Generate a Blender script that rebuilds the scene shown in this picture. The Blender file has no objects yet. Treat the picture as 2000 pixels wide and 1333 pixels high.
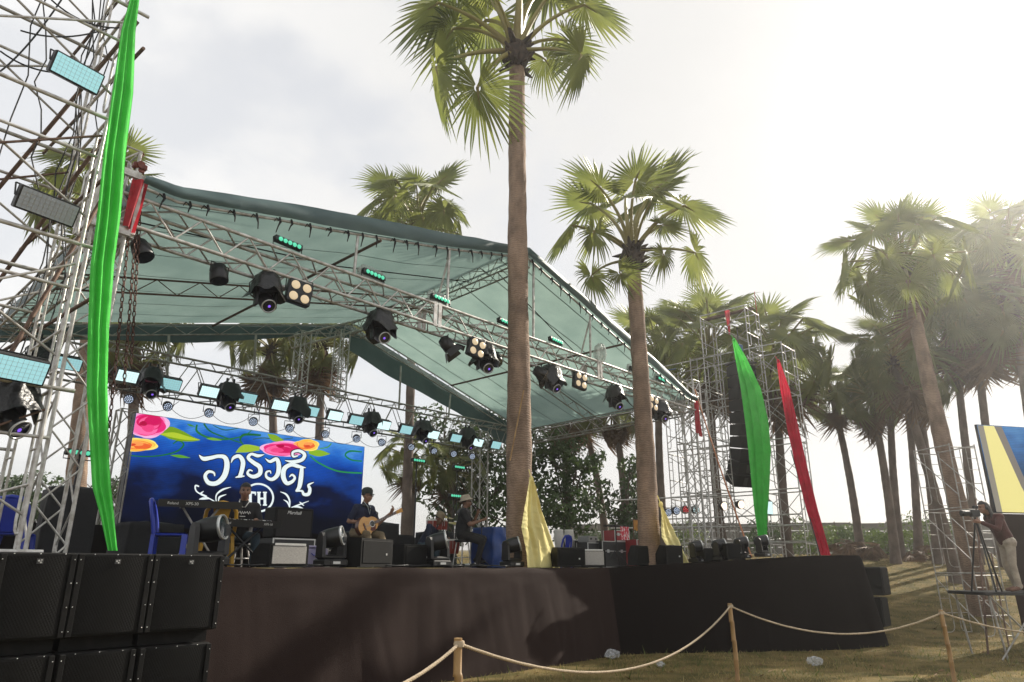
import bpy, math, random
import numpy as np
from mathutils import Vector, Matrix, Quaternion, noise
R = math.radians
rng = random.Random(7)
scene = bpy.context.scene
COL = scene.collection

# ------------------------------------------------------------------ camera
F, PITCH, H = 1366.0, R(18.0), 1.6          # focal length in pixels of a 2000 px wide picture
CX, CY = 1000.0, 666.5
cam_d = bpy.data.cameras.new('camera'); cam_d.sensor_width = 36.0; cam_d.lens = F / 2000.0 * 36.0
cam_d.clip_start = 0.05; cam_d.clip_end = 3000.0
cam = bpy.data.objects.new('camera', cam_d); COL.objects.link(cam)
cam.location = (0, 0, H); cam.rotation_euler = (R(90) + PITCH, 0, 0)
scene.camera = cam

# ------------------------------------------------------------------ sky and sun
SUN_AZ, SUN_EL = R(49.3), R(32.5)           # azimuth to the right of the viewing direction
SUNV = Vector((math.sin(SUN_AZ) * math.cos(SUN_EL), math.cos(SUN_AZ) * math.cos(SUN_EL), math.sin(SUN_EL)))
world = bpy.data.worlds.new('World'); scene.world = world; world.use_nodes = True
nt = world.node_tree; nt.nodes.clear()
def N(t, kind, **kw):
    n = t.nodes.new(kind)
    for k, v in kw.items(): setattr(n, k, v)
    return n
sky = N(nt, 'ShaderNodeTexSky', sky_type='NISHITA', sun_disc=False, sun_elevation=SUN_EL, sun_rotation=SUN_AZ,
        altitude=50.0, air_density=1.0, dust_density=3.0, ozone_density=1.0)
geo = N(nt, 'ShaderNodeTexCoord')
mp = N(nt, 'ShaderNodeMapping'); mp.inputs['Scale'].default_value = (1.0, 1.0, 1.7)
mp.inputs['Location'].default_value = (0.32, 0.1, 0.05)
nz = N(nt, 'ShaderNodeTexNoise'); nz.inputs['Scale'].default_value = 2.3; nz.inputs['Detail'].default_value = 9.0
nz.inputs['Roughness'].default_value = 0.52
nt.links.new(geo.outputs['Generated'], mp.inputs['Vector']); nt.links.new(mp.outputs[0], nz.inputs['Vector'])
# thin bright cloud everywhere, thickest towards the sun
sund = N(nt, 'ShaderNodeVectorMath', operation='DOT_PRODUCT'); sund.inputs[1].default_value = SUNV
nt.links.new(geo.outputs['Generated'], sund.inputs[0])
sunm = N(nt, 'ShaderNodeMapRange'); sunm.inputs['From Min'].default_value = 0.38; sunm.inputs['From Max'].default_value = 0.86
sunm.inputs['To Min'].default_value = 0.0; sunm.inputs['To Max'].default_value = 0.97
nt.links.new(sund.outputs['Value'], sunm.inputs['Value'])
cl = N(nt, 'ShaderNodeMapRange', interpolation_type='SMOOTHSTEP'); cl.inputs['From Min'].default_value = 0.44; cl.inputs['From Max'].default_value = 0.60
cl.inputs['To Min'].default_value = 0.67; cl.inputs['To Max'].default_value = 0.95
nt.links.new(nz.outputs['Fac'], cl.inputs['Value'])
addc = N(nt, 'ShaderNodeMath', operation='MAXIMUM')
nt.links.new(cl.outputs[0], addc.inputs[0]); nt.links.new(sunm.outputs[0], addc.inputs[1])
cmap = N(nt, 'ShaderNodeMapRange'); cmap.inputs['From Min'].default_value = 0.3; cmap.inputs['From Max'].default_value = 0.95
cmap.inputs['To Min'].default_value = 7.9; cmap.inputs['To Max'].default_value = 5.7
nt.links.new(sund.outputs['Value'], cmap.inputs['Value'])
cvar = N(nt, 'ShaderNodeMapRange'); cvar.inputs['From Min'].default_value = 0.4; cvar.inputs['From Max'].default_value = 0.75
cvar.inputs['To Min'].default_value = 1.03; cvar.inputs['To Max'].default_value = 0.95
nt.links.new(nz.outputs['Fac'], cvar.inputs['Value'])
cm = N(nt, 'ShaderNodeMath', operation='MULTIPLY'); nt.links.new(cmap.outputs[0], cm.inputs[0]); nt.links.new(cvar.outputs[0], cm.inputs[1])
cc = N(nt, 'ShaderNodeVectorMath', operation='SCALE'); cc.inputs[0].default_value = (1.0, 0.988, 0.965)
nt.links.new(cm.outputs[0], cc.inputs['Scale'])
mix = N(nt, 'ShaderNodeMix', data_type='RGBA')
nt.links.new(addc.outputs[0], mix.inputs['Factor']); nt.links.new(sky.outputs[0], mix.inputs['A']); nt.links.new(cc.outputs[0], mix.inputs['B'])
bg = N(nt, 'ShaderNodeBackground'); bg.inputs['Strength'].default_value = 0.10
out = N(nt, 'ShaderNodeOutputWorld')
nt.links.new(mix.outputs['Result'], bg.inputs['Color']); nt.links.new(bg.outputs[0], out.inputs['Surface'])

sl = bpy.data.lights.new('sun', 'SUN'); sl.energy = 5.0; sl.angle = R(0.6); sl.color = (1.0, 0.92, 0.80)
sun = bpy.data.objects.new('sun', sl); COL.objects.link(sun)
sun.rotation_euler = SUNV.to_track_quat('Z', 'Y').to_euler()

vs = scene.view_settings
vs.view_transform = 'Standard'; vs.look = 'None'; vs.gamma = 1.0; vs.use_curve_mapping = False; vs.exposure = 0.50
scene.cycles.max_bounces = 8; scene.cycles.transparent_max_bounces = 16

# ------------------------------------------------------------------ picture and stage geometry
cP, sP = math.cos(PITCH), math.sin(PITCH)
def ray(x, y):
    a = x - CX; b = CY - y
    v = Vector((a, F * cP - b * sP, F * sP + b * cP)); return v / v.y
def at(x, y, d): return Vector((0, 0, H)) + ray(x, y) * d          # world point at forward distance d
TH = R(42.2)
U3 = Vector((math.sin(TH), math.cos(TH), 0)); V3 = Vector((-math.cos(TH), math.sin(TH), 0))
SROT = R(90.0) - TH                                                # stage frame: x along the front edge, y to the back
def S(u, v, z=0.0): return U3 * u + V3 * v + Vector((0, 0, z))
def onv(x, y, v):                                                  # stage point seen at a pixel, on the plane y = v
    r = ray(x, y); p = Vector((0, 0, H)) + r * (v / r.dot(V3)); return Vector((p.dot(U3), v, p.z))
def onu(x, y, u):
    r = ray(x, y); p = Vector((0, 0, H)) + r * (u / r.dot(U3)); return Vector((u, p.dot(V3), p.z))
def touv(p): return Vector((p.dot(U3), p.dot(V3), p.z))
DECK = 1.62
V0, V1 = 8.72, 17.9                                                # stage front edge and back edge
def terrain(x, y):
    t = max(0.0, y - 15.5)
    z = 0.12 * t * t / (t + 3.0)
    if z > 2.2: z = 2.2 + (z - 2.2) * 0.2
    return z + 0.02 * math.sin(x * 0.9 + 1.3) * math.cos(y * 0.7)
def gnd(x, y, z=0.0):                                              # point of a level plane seen at a pixel
    r = ray(x, y); return Vector((0, 0, H)) + r * ((z - H) / r.z)

# ------------------------------------------------------------------ materials
MATS = {}
def mat(name, base=(.5, .5, .5), rough=.6, metal=0., var=0., scale=8., bump=0., bscale=None, base2=None, emit=None, estr=0.,
        trans=0., spec=.5, stretch=None, alpha=None, fac=(0.35, 0.65), detail=4.0, coat=0.):
    if name in MATS: return MATS[name]
    m = bpy.data.materials.new(name); m.use_nodes = True; t = m.node_tree; b = t.nodes['Principled BSDF']; o = t.nodes['Material Output']
    b.inputs['Base Color'].default_value = (*base, 1); b.inputs['Roughness'].default_value = rough; b.inputs['Metallic'].default_value = metal
    b.inputs['Specular IOR Level'].default_value = spec
    if coat: b.inputs['Coat Weight'].default_value = coat
    if var > 0 or base2 is not None or bump > 0:
        tc = N(t, 'ShaderNodeTexCoord'); mp = N(t, 'ShaderNodeMapping')
        if stretch: mp.inputs['Scale'].default_value = stretch
        t.links.new(tc.outputs['Object'], mp.inputs['Vector'])
        n = N(t, 'ShaderNodeTexNoise'); n.inputs['Scale'].default_value = scale; n.inputs['Detail'].default_value = detail
        t.links.new(mp.outputs[0], n.inputs['Vector'])
        if var > 0 or base2 is not None:
            c1 = base; c2 = base2 if base2 is not None else tuple(c * (1 - var) for c in base)
            r = N(t, 'ShaderNodeValToRGB'); r.color_ramp.elements[0].position = fac[0]; r.color_ramp.elements[1].position = fac[1]
            r.color_ramp.elements[0].color = (*c2, 1); r.color_ramp.elements[1].color = (*c1, 1)
            t.links.new(n.outputs['Fac'], r.inputs['Fac']); t.links.new(r.outputs[0], b.inputs['Base Color'])
        if bump > 0:
            n2 = n
            if bscale:
                n2 = N(t, 'ShaderNodeTexNoise'); n2.inputs['Scale'].default_value = bscale; n2.inputs['Detail'].default_value = 5
                t.links.new(mp.outputs[0], n2.inputs['Vector'])
            bp = N(t, 'ShaderNodeBump'); bp.inputs['Strength'].default_value = bump; bp.inputs['Distance'].default_value = .02
            t.links.new(n2.outputs['Fac'], bp.inputs['Height']); t.links.new(bp.outputs[0], b.inputs['Normal'])
    if emit is not None:
        b.inputs['Emission Color'].default_value = (*emit, 1); b.inputs['Emission Strength'].default_value = estr
    if trans > 0:
        tr = N(t, 'ShaderNodeBsdfTranslucent'); mx = N(t, 'ShaderNodeMixShader'); mx.inputs[0].default_value = trans
        src = b.inputs['Base Color'].links[0].from_socket if b.inputs['Base Color'].is_linked else None
        if src: t.links.new(src, tr.inputs['Color'])
        else: tr.inputs['Color'].default_value = (*base, 1)
        t.links.new(b.outputs[0], mx.inputs[1]); t.links.new(tr.outputs[0], mx.inputs[2]); t.links.new(mx.outputs[0], o.inputs['Surface'])
    MATS[name] = m; return m

alu = mat('galvanised tube', (.64, .63, .61), .42, .35, var=.45, scale=9, base2=(.38, .35, .32), bump=.1)
alu_b = mat('dull steel tube', (.46, .45, .43), .5, .3, base2=(.27, .245, .21), scale=7)
rust = mat('rusty brown tube', (.17, .105, .075), .7, .3, base2=(.09, .05, .035), scale=12)
blacksteel = mat('black powder coated metal', (.010, .010, .011), .45, 0, base2=(.007, .007, .008), scale=14)
blackplas = mat('black plastic', (.008, .008, .009), .42, 0)
blackfab = mat('black tie strap', (.01, .01, .011), .9, 0)
rubber = mat('cable rubber', (.012, .012, .012), .6)
hood = mat('black plastic rain hood', (.010, .0105, .011), .34, 0, bump=.9, scale=14, base2=(.006, .006, .007))
clearfilm = mat('crumpled clear film', (.62, .64, .62), .18, 0, bump=1.0, scale=22, base2=(.42, .45, .44), trans=.45)
def thin_film(m, k):
    t = m.node_tree; o = t.nodes['Material Output']; src = o.inputs['Surface'].links[0].from_socket; tp = N(t, 'ShaderNodeBsdfTransparent'); mx = N(t, 'ShaderNodeMixShader'); mx.inputs[0].default_value = k
    t.links.new(src, mx.inputs[1]); t.links.new(tp.outputs[0], mx.inputs[2]); t.links.new(mx.outputs[0], o.inputs['Surface'])
thin_film(clearfilm, .5)
glass_lens = mat('dark lens glass', (.01, .012, .02), .06, 0, spec=.8, coat=.6)
ring = mat('bright lens ring', (.55, .56, .56), .3, .6)
# ------------------------------------------------------------------ mesh helpers
class MB:
    def __init__(s): s.v = []; s.f = []; s.m = []; s.sm = []
    def add(s, vs, fs, mi=0, smooth=False):
        o = len(s.v); s.v += [tuple(p) for p in vs]
        for f in fs: s.f.append(tuple(i + o for i in f)); s.m.append(mi); s.sm.append(smooth)
    def box(s, c, d, M=None, mi=0, taper=1.0, bev=0.0):
        x, y, z = d[0] / 2, d[1] / 2, d[2] / 2; c = Vector(c)
        if bev <= 0:
            vs = [(-x, -y, -z), (x, -y, -z), (x, y, -z), (-x, y, -z), (-x * taper, -y * taper, z), (x * taper, -y * taper, z), (x * taper, y * taper, z), (-x * taper, y * taper, z)]
            fs = [(0, 3, 2, 1), (4, 5, 6, 7), (0, 1, 5, 4), (1, 2, 6, 5), (2, 3, 7, 6), (3, 0, 4, 7)]
        else:
            b = min(bev, x * .9, y * .9, z * .9); vs = []; fs = []
            prof = [(-z, 1), (-z + b, 0), (z - b, 0), (z, 1)]
            for zz, k in prof:
                ox = x - (b if k else 0); oy = y - (b if k else 0); q = b * .6
                vs += [(-ox + q, -oy, zz), (ox - q, -oy, zz), (ox, -oy + q, zz), (ox, oy - q, zz), (ox - q, oy, zz), (-ox + q, oy, zz), (-ox, oy - q, zz), (-ox, -oy + q, zz)]
            for k in range(3):
                for i in range(8):
                    j = (i + 1) % 8; fs.append((k * 8 + i, k * 8 + j, k * 8 + 8 + j, k * 8 + 8 + i))
            fs.append(tuple(range(7, -1, -1))); fs.append(tuple(range(24, 32)))
        vs = [Vector(p) for p in vs]
        if M is not None: vs = [M @ p for p in vs]
        s.add([p + c for p in vs], fs, mi)
    def tube(s, pts, r, n=6, mi=0, cap=True, smooth=True):
        pts = [Vector(p) for p in pts]; k = len(pts)
        rs = r if isinstance(r, (list, tuple)) else [r] * k
        vs = []; fs = []; prev = None
        for i, p in enumerate(pts):
            t = (pts[min(i + 1, k - 1)] - pts[max(i - 1, 0)])
            if t.length < 1e-9: t = Vector((0, 0, 1))
            t.normalize()
            if prev is None:
                a = Vector((0, 0, 1)) if abs(t.z) < .9 else Vector((1, 0, 0)); nx = t.cross(a).normalized()
            else:
                nx = (prev - t * prev.dot(t));
                nx = nx.normalized() if nx.length > 1e-6 else t.orthogonal().normalized()
            prev = nx; ny = t.cross(nx)
            for j in range(n):
                a = 2 * math.pi * j / n; vs.append(p + (nx * math.cos(a) + ny * math.sin(a)) * rs[i])
        for i in range(k - 1):
            for j in range(n):
                jj = (j + 1) % n; fs.append((i * n + j, i * n + jj, i * n + n + jj, i * n + n + j))
        s.add(vs, fs, mi, smooth)
        if cap:
            s.add(vs[:n], [tuple(range(n - 1, -1, -1))], mi); s.add(vs[-n:], [tuple(range(n))], mi)
    def lathe(s, prof, n=16, M=None, mi=0, smooth=True, caps=True):
        M = M or Matrix(); vs = []; fs = []
        for r, z in prof:
            for j in range(n):
                a = 2 * math.pi * j / n; vs.append(M @ Vector((r * math.cos(a), r * math.sin(a), z)))
        for i in range(len(prof) - 1):
            for j in range(n):
                jj = (j + 1) % n; fs.append((i * n + j, i * n + jj, i * n + n + jj, i * n + n + j))
        s.add(vs, fs, mi, smooth)
        if caps:
            s.add(vs[:n], [tuple(range(n - 1, -1, -1))], mi); s.add(vs[-n:], [tuple(range(n))], mi)
    def ball(s, c, r, M=None, n=12, mi=0):
        c = Vector(c); r = (r, r, r) if not isinstance(r, (tuple, list)) else r; k = n // 2; vs = []; fs = []
        for i in range(k + 1):
            ph = math.pi * i / k
            for j in range(n):
                a = 2 * math.pi * j / n
                p = Vector((r[0] * math.sin(ph) * math.cos(a), r[1] * math.sin(ph) * math.sin(a), r[2] * math.cos(ph)))
                vs.append(c + ((M @ p) if M is not None else p))
        for i in range(k):
            for j in range(n):
                jj = (j + 1) % n; fs.append((i * n + j, i * n + n + j, i * n + n + jj, i * n + jj))
        s.add(vs, fs, mi, True)
    def prism(s, pts, a, b, axis='y', M=None, mi=0):      # polygon in two axes pushed along the third
        n = len(pts)
        def q(p, h): return {'y': (p[0], h, p[1]), 'z': (p[0], p[1], h), 'x': (h, p[0], p[1])}[axis]
        vs = [Vector(q(p, a)) for p in pts] + [Vector(q(p, b)) for p in pts]
        if M is not None: vs = [M @ p for p in vs]
        s.add(vs, [tuple(range(n)), tuple(range(2 * n - 1, n - 1, -1))] + [(i, i + n, (i + 1) % n + n, (i + 1) % n) for i in range(n)], mi)
    def grid(s, fn, nu, nv, mi=0, smooth=True, closed=False):
        vs = [fn(i / nu, j / nv) for j in range(nv + 1) for i in range(nu + 1)]; w = nu + 1
        s.add(vs, [(j * w + i, j * w + i + 1, j * w + w + i + 1, j * w + w + i) for j in range(nv) for i in range(nu)], mi, smooth)
    def mesh(s, name, mats):
        me = bpy.data.meshes.new(name); me.from_pydata(s.v, [], s.f)
        for m in (mats if isinstance(mats, (list, tuple)) else [mats]): me.materials.append(m)
        me.polygons.foreach_set('material_index', s.m); me.polygons.foreach_set('use_smooth', s.sm); me.update(); return me
    def build(s, name, mats, parent=None, loc=None, rot=None):
        o = bpy.data.objects.new(name, s.mesh(name, mats)); COL.objects.link(o)
        if parent is not None: o.parent = parent
        if loc is not None: o.location = loc
        if rot is not None: o.rotation_euler = rot
        return o
def tag(o, label=None, cat=None, group=None, kind=None):
    if label: o['label'] = label
    if cat: o['category'] = cat
    if group: o['group'] = group
    if kind: o['kind'] = kind
    return o
def thing(name, label, cat, loc=(0, 0, 0), rz=0.0, group=None):
    o = bpy.data.objects.new(name, None); COL.objects.link(o); o.empty_display_size = .2
    o.location = loc; o.rotation_euler = (0, 0, rz); return tag(o, label, cat, group)
def sthing(name, label, cat, uvz=(0, 0, 0), rz=0.0, group=None):       # placed in the stage frame
    return thing(name, label, cat, S(*uvz), SROT + rz, group)
def struct(name, mb, m, parent=None): o = mb.build(name, m, parent); return tag(o, kind='structure') if parent is None else o
def copy_tree(o, parent=None):
    c = o.copy(); COL.objects.link(c); c.parent = parent
    for ch in list(o.children): copy_tree(ch, c)
    return c
ORD = ['first', 'second', 'third', 'fourth', 'fifth', 'sixth', 'seventh', 'eighth', 'ninth', 'tenth', 'eleventh', 'twelfth', 'thirteenth', 'fourteenth', 'fifteenth', 'sixteenth']
def RX(a): return Matrix.Rotation(a, 3, 'X')
def RY(a): return Matrix.Rotation(a, 3, 'Y')
def RZ(a): return Matrix.Rotation(a, 3, 'Z')
def M4(R3, t): m = R3.to_4x4(); m.translation = Vector(t); return m
def frame_to(d, up=Vector((0, 0, 1))):                               # 3x3 with local Z along d
    d = Vector(d).normalized(); x = up.cross(d)
    if x.length < 1e-4: x = Vector((1, 0, 0))
    x.normalize(); y = d.cross(x); return Matrix((x, y, d)).transposed()
def fbm(p, o=4):
    s_, a, f = 0, 1, 1
    for _ in range(o): s_ += a * noise.noise(Vector(p) * f); a *= .5; f *= 2
    return s_
def sag(a, b, d, n=14):
    a = Vector(a); b = Vector(b)
    return [a.lerp(b, i / n) - Vector((0, 0, d * 4 * (i / n) * (1 - i / n))) for i in range(n + 1)]
def box_truss(parent, name, a, b, w, h, m, bay=.45, rc=.025, rl=.011, faces='tbfr', side=None):
    """square lattice truss from a to b; lacing is the part, its four chords are sub-parts"""
    a = Vector(a); b = Vector(b); d = b - a; L = d.length; t = d.normalized()
    up = Vector((0, 0, 1)) if abs(t.z) < .9 else Vector((0, 1, 0))
    sx = t.cross(up).normalized() if side is None else Vector(side).normalized(); sz = sx.cross(t).normalized()
    if sz.z < 0 and abs(t.z) < .9: sz = -sz
    off = [sx * (w / 2 * i) + sz * (h / 2 * j) for i, j in ((-1, -1), (1, -1), (1, 1), (-1, 1))]
    n = max(2, int(round(L / bay))); mb = MB()
    for k in range(4):
        o1, o2 = off[k], off[(k + 1) % 4]
        for i in range(n):
            p, q = a + d * (i / n), a + d * ((i + 1) / n)
            mb.tube([p + (o1 if i % 2 == 0 else o2), q + (o2 if i % 2 == 0 else o1)], rl, 5, cap=False)
        mb.tube([a + o1, a + o2], rl, 5, cap=False); mb.tube([b + o1, b + o2], rl, 5, cap=False)
    o = mb.build(name, m, parent)
    for k in range(4):
        c = MB(); c.tube([a + off[k], b + off[k]], rc, 8); c.build('chord', m, o)
    return o
def ladder_beam(parent, name, a, b, h, m, bay=.4, rc=.02, rl=.01):
    a = Vector(a); b = Vector(b); d = b - a; n = max(2, int(d.length / bay)); mb = MB(); dn = Vector((0, 0, -h))
    mb.tube([a, b], rc, 6); mb.tube([a + dn, b + dn], rc, 6)
    for i in range(n):
        p, q = a + d * (i / n), a + d * ((i + 1) / n)
        mb.tube([p + (dn if i % 2 else dn * 0), q + (dn * 0 if i % 2 else dn)], rl, 5, cap=False)
    return mb.build(name, m, parent)
# ------------------------------------------------------------------ ground
grass_m = mat('dry trampled grass', (.19, .14, .06), .95, 0, base2=(.09, .078, .03), scale=1.6, bump=.8, bscale=40, fac=(.38, .62), detail=8, spec=.05)
mb = MB()
xs = [-400, -250, -150, -90, -60, -40] + [-30 + i * 1.5 for i in range(45)] + [40, 55, 80, 120, 200, 300, 450]
ys = [-40, -20, -8, 0] + [1.5 + i * 1.25 for i in range(40)] + [54, 60, 70, 85, 110, 150, 220, 350, 600]
w = len(xs)
mb.add([(x, y, terrain(x, y)) for y in ys for x in xs], [(j * w + i, j * w + i + 1, j * w + w + i + 1, j * w + w + i) for j in range(len(ys) - 1) for i in range(w - 1)], 0, True)
struct('ground', mb, grass_m)

# ------------------------------------------------------------------ stage platform
skirt_m = mat('dark brown stage skirt cloth', (.026, .0155, .0130), .8, 0, bump=.3, scale=140, base2=(.020, .0118, .0100), spec=.1, stretch=(1, 1, .6))
b_ = skirt_m.node_tree.nodes['Principled BSDF']; b_.inputs['Sheen Weight'].default_value = .03; b_.inputs['Sheen Roughness'].default_value = .45
b_.inputs['Sheen Tint'].default_value = (.8, .5, .4, 1)
skirt_k = mat('black cloth with painted wing shade', (.0095, .0065, .0058), .85, 0, bump=.3, scale=140, base2=(.0070, .0048, .0043), spec=.06)  # wing cloth with its shade put into the colour; the black riser shares it
deck_m = mat('black deck carpet', (.022, .02, .02), .85, 0, var=.3, scale=10)
WE = touv(gnd(1612, 1268)); WF = touv(gnd(1708, 1263))
path = [(1.6, V0, DECK), (12.55, V0, DECK), (WE.x, WE.y, 1.87), (WF.x, WF.y, 1.885), (WF.x + 3.4, WF.y + 2.6, 1.75), (WF.x + 4.2, 12.0, DECK)]
stage = sthing('stage_platform', 'wide outdoor stage platform wrapped in dark brown cloth', 'stage')
def path_pts(step=.05):
    pts = []
    for (a, b) in zip(path[:-1], path[1:]):
        a = Vector(a); b = Vector(b); n = max(1, int((b - a).length / step))
        pts += [a.lerp(b, i / n) for i in range(n)]
    return pts + [Vector(path[-1])]
PP = path_pts()
for _ in range(5):   # round the corners a little
    PP = [PP[0]] + [(PP[i - 1] + PP[i] * 2 + PP[i + 1]) / 4 for i in range(1, len(PP) - 1)] + [PP[-1]]
PN = []
for i in range(len(PP)):
    t = PP[min(i + 1, len(PP) - 1)] - PP[max(i - 1, 0)]; PN.append(Vector((t.y, -t.x, 0)).normalized())
def skirt_piece(i0, i1, name):
    m_ = MB(); nz_ = 26; vs = []
    for i in range(i0, i1):
        p, n = PP[i], PN[i]; s_ = i * .05
        for k in range(nz_ + 1):
            t = k / nz_                          # 0 at the top
            gz = terrain(*(S(p.x, p.y).xy)) - .02
            z = p.z + (gz - p.z) * t
            fold = (math.sin(s_ * 5.2 + 2 * noise.noise((s_ * .7, 1, 0))) * .5 + noise.noise((s_ * 2.3, t * .8, 3)) * 1.0) * (.004 + .040 * t ** 1.4) + .019 * t * (abs(math.sin(s_ * 6.1 + 3 * noise.noise((s_ * 1.1, 4, t * .5)))) ** .6 - .5) * (.4 + abs(noise.noise((s_ * .5, 9, 0))) * 2)
            wr = fbm((s_ * 1.6, t * .7, 7), 3) * .018 * min(1, t * 5) + .007 * (1 - abs(noise.noise((s_ * .9 + t * .6, t * 9, 2))) * 3) * max(0, 1 - t * 2.2) * min(1, t * 8)
            diag = .008 * math.sin((s_ * 1.4 + t * 3.0) * 6) * max(0, noise.noise((s_ * .8, t * 2, 11)))
            flare = .02 + .30 * t
            if k == 0: fold = wr = diag = flare = 0
            q = p + n * (fold + wr + diag + flare); vs.append((q.x, q.y, z + ((.010 * noise.noise((s_ * 1.5, 0, 5)) - .022 * abs(math.sin(s_ * 2.3 + noise.noise((s_ * .4, 2, 2))))) if k == 0 else 0)))
    w_ = nz_ + 1; c = i1 - i0
    m_.add(vs, [(i * w_ + k, i * w_ + k + 1, (i + 1) * w_ + k + 1, (i + 1) * w_ + k) for i in range(c - 1) for k in range(nz_)], 0, True)
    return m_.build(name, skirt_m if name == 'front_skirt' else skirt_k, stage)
k1 = min(range(len(PP)), key=lambda i: (PP[i] - Vector(path[1])).length)
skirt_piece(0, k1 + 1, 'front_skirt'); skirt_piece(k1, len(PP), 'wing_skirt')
mb = MB()
mb.add([(1.6, V0 + .01, DECK - .006), (12.5, V0 + .01, DECK - .006), (20.5, V0 + .01, DECK - .006), (20.5, V1, DECK - .006), (1.6, V1, DECK - .006)], [(0, 1, 2, 3, 4)])
mb.build('deck', deck_m, stage)
mb = MB(); wq = [(12.55, V0 + .005, DECK - .004), (WE.x, WE.y + .02, 1.862), (WF.x, WF.y + .02, 1.876), (WF.x + 3.4, WF.y + 2.6, 1.74), (WF.x + 3.0, V0 + .6, DECK + .03)]
mb.add(wq, [(0, 1, 4), (1, 2, 3), (1, 3, 4)]); mb.build('wing_deck', deck_m, stage)
def deckz(u, v):
    if v >= V0 and u < 14: return DECK
    t = max(0, min(1, (u - 12.55) / (WE.x - 12.55))); s_ = max(0, min(1, (V0 + .6 - v) / (V0 + .6 - WE.y)))
    return DECK + .24 * t * min(1, s_ * 1.2 + .15)
mb = MB(); mb.box((9, 17.3, 2.05), (12.4, .9, .86)); mb.build('riser', skirt_k, stage)

# ------------------------------------------------------------------ roof over the stage
tarp_m = mat('teal tarpaulin', (.26, .36, .325), .55, 0, base2=(.20, .29, .262), scale=1.3, bump=.3, bscale=4.0, trans=.60, detail=9)
tarp_d = mat('dark teal tarpaulin edge', (.075, .125, .125), .5, 0, base2=(.055, .10, .105), scale=2.2, bump=.25, bscale=5, trans=.08)
roof = sthing('stage_roof', 'teal tarpaulin gable roof on a silver lattice truss frame over the stage', 'roof')
VF, VB = 9.95, 16.75
UL, UR, UM = 3.0, 19.35, 11.3
ZE_F, ZR_F, ZE_B, ZR_B = 6.88, 8.86, 6.36, 8.55
EP = [onv(x, y, VF) for x, y in ((278, 366), (342, 394), (442, 413), (546, 430), (648, 450), (697, 458), (876, 487), (1030, 504), (1150, 612), (1240, 692), (1345, 782))]
EU = [p.x for p in EP]; EZ = [p.z for p in EP]; UM = EU[7]
def roofz(u, v):
    t = (v - VF) / (VB - VF); ze = ZE_F + (ZE_B - ZE_F) * t; zr = ZR_F + (ZR_B - ZR_F) * t
    k = (u - UL) / (UM - UL) if u <= UM else (UR - u) / (UR - UM)
    lin = lambda a, b: a + (b - a) * max(0, min(1, k))
    return lin(ze, zr) + (np.interp(u, EU, EZ) - lin(ZE_F, ZR_F)) * max(0, 1 - t)
def lift(u):       # the cloth stands above its edge tube
    k = (u - UL) / (UM - UL) if u <= UM else (UR - u) / (UR - UM)
    return .06 + .20 * math.sin(math.pi * min(1, max(0, k)) ** .8) + .10 * max(0, k)
for nm, ua, ub in (('tarp_left', UL, UM), ('tarp_right', UM, UR)):
    def fn(a, b, ua=ua, ub=ub):
        u = ua + (ub - ua) * a; v = VF - .02 + (VB + .25 - VF) * b
        s_ = math.sin(math.pi * a) * math.sin(math.pi * b)
        rib = -.05 * abs(math.sin(math.pi * a * 2)) * math.sin(math.pi * b)
        return (u, v, roofz(u, v) + .10 + lift(u) * .8 * max(0, 1 - b * 2.0) - .04 * s_ + rib + .025 * fbm((u * .7, v * .7, 2), 3))
    m_ = MB(); m_.grid(fn, 44, 36); o = m_.build('roof_sheet', tarp_m, roof)
    for b_s in [.08 + .135 * q for q in range(7)]:
        m_ = MB(); pts = [Vector(fn(i / 30, b_s)) + Vector((0, 0, -.012)) for i in range(31)]; m_.grid(lambda a, b, pts=pts: pts[int(round(a * 30))] + Vector((0, .03 * (b - .5), 0)), 30, 1); m_.build('seam', tarp_d, o)
    m_ = MB()
    def flap(a, b, ua=ua, ub=ub, fn=fn):
        x, y, z = fn(a, 0); zt = roofz(x, VF) + .02
        zz = z + .012 - (z - zt) * b; return (x, y - .05 - .05 * math.sin(b * 3.0) - .02 * fbm((x * 1.5, b * 2, 4), 2), zz)
    m_.grid(flap, 60, 6); m_.build('front_flap', tarp_d, roof)
    m_ = MB(); dep = .42 if nm == 'tarp_left' else .80
    def val(a, b, ua=ua, ub=ub, dep=dep):
        u = ua + (ub - ua) * a; z = roofz(u, VB + .2) + .06
        return (u, VB + .26 + .03 * math.sin(u * 3) * b, z - (dep + .06 * math.sin(u * 1.1)) * b)
    m_.grid(val, 40, 5); m_.build('rear_valance', tarp_d, roof)
# side valance on the left eave
m_ = MB(); m_.grid(lambda a, b: (UL - .06 - .05 * b, VF + (VB - VF) * a, roofz(UL, VF + (VB - VF) * a) + .12 - .42 * b + .02 * math.sin(a * 30)), 30, 4); m_.build('side_valance', tarp_d, roof)
ft = box_truss(roof, 'front_truss', (UL - .2, 10.2, 6.44), (UR + .25, 10.2, 6.44), .45, .45, alu, bay=.38, rc=.031, rl=.015)
box_truss(roof, 'ridge_truss', (UM, VF + .1, ZR_F - .22), (UM, VB, ZR_B - .22), .36, .36, alu_b, bay=.34, rc=.022, rl=.01)
box_truss(roof, 'left_eave_truss', (UL, VF + .5, 6.42), (UL, VB, 6.2), .4, .4, alu_b, bay=.4, rc=.024)
box_truss(roof, 'right_eave_truss', (UR, VF + .5, 6.35), (UR, VB, 6.2), .4, .45, alu_b, bay=.4, rc=.024)
box_truss(roof, 'rear_truss', (1.9, 16.0, 5.72), (18.5, 16.0, 5.72), .62, .82, alu_b, bay=.42, rc=.026, rl=.012)
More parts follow.
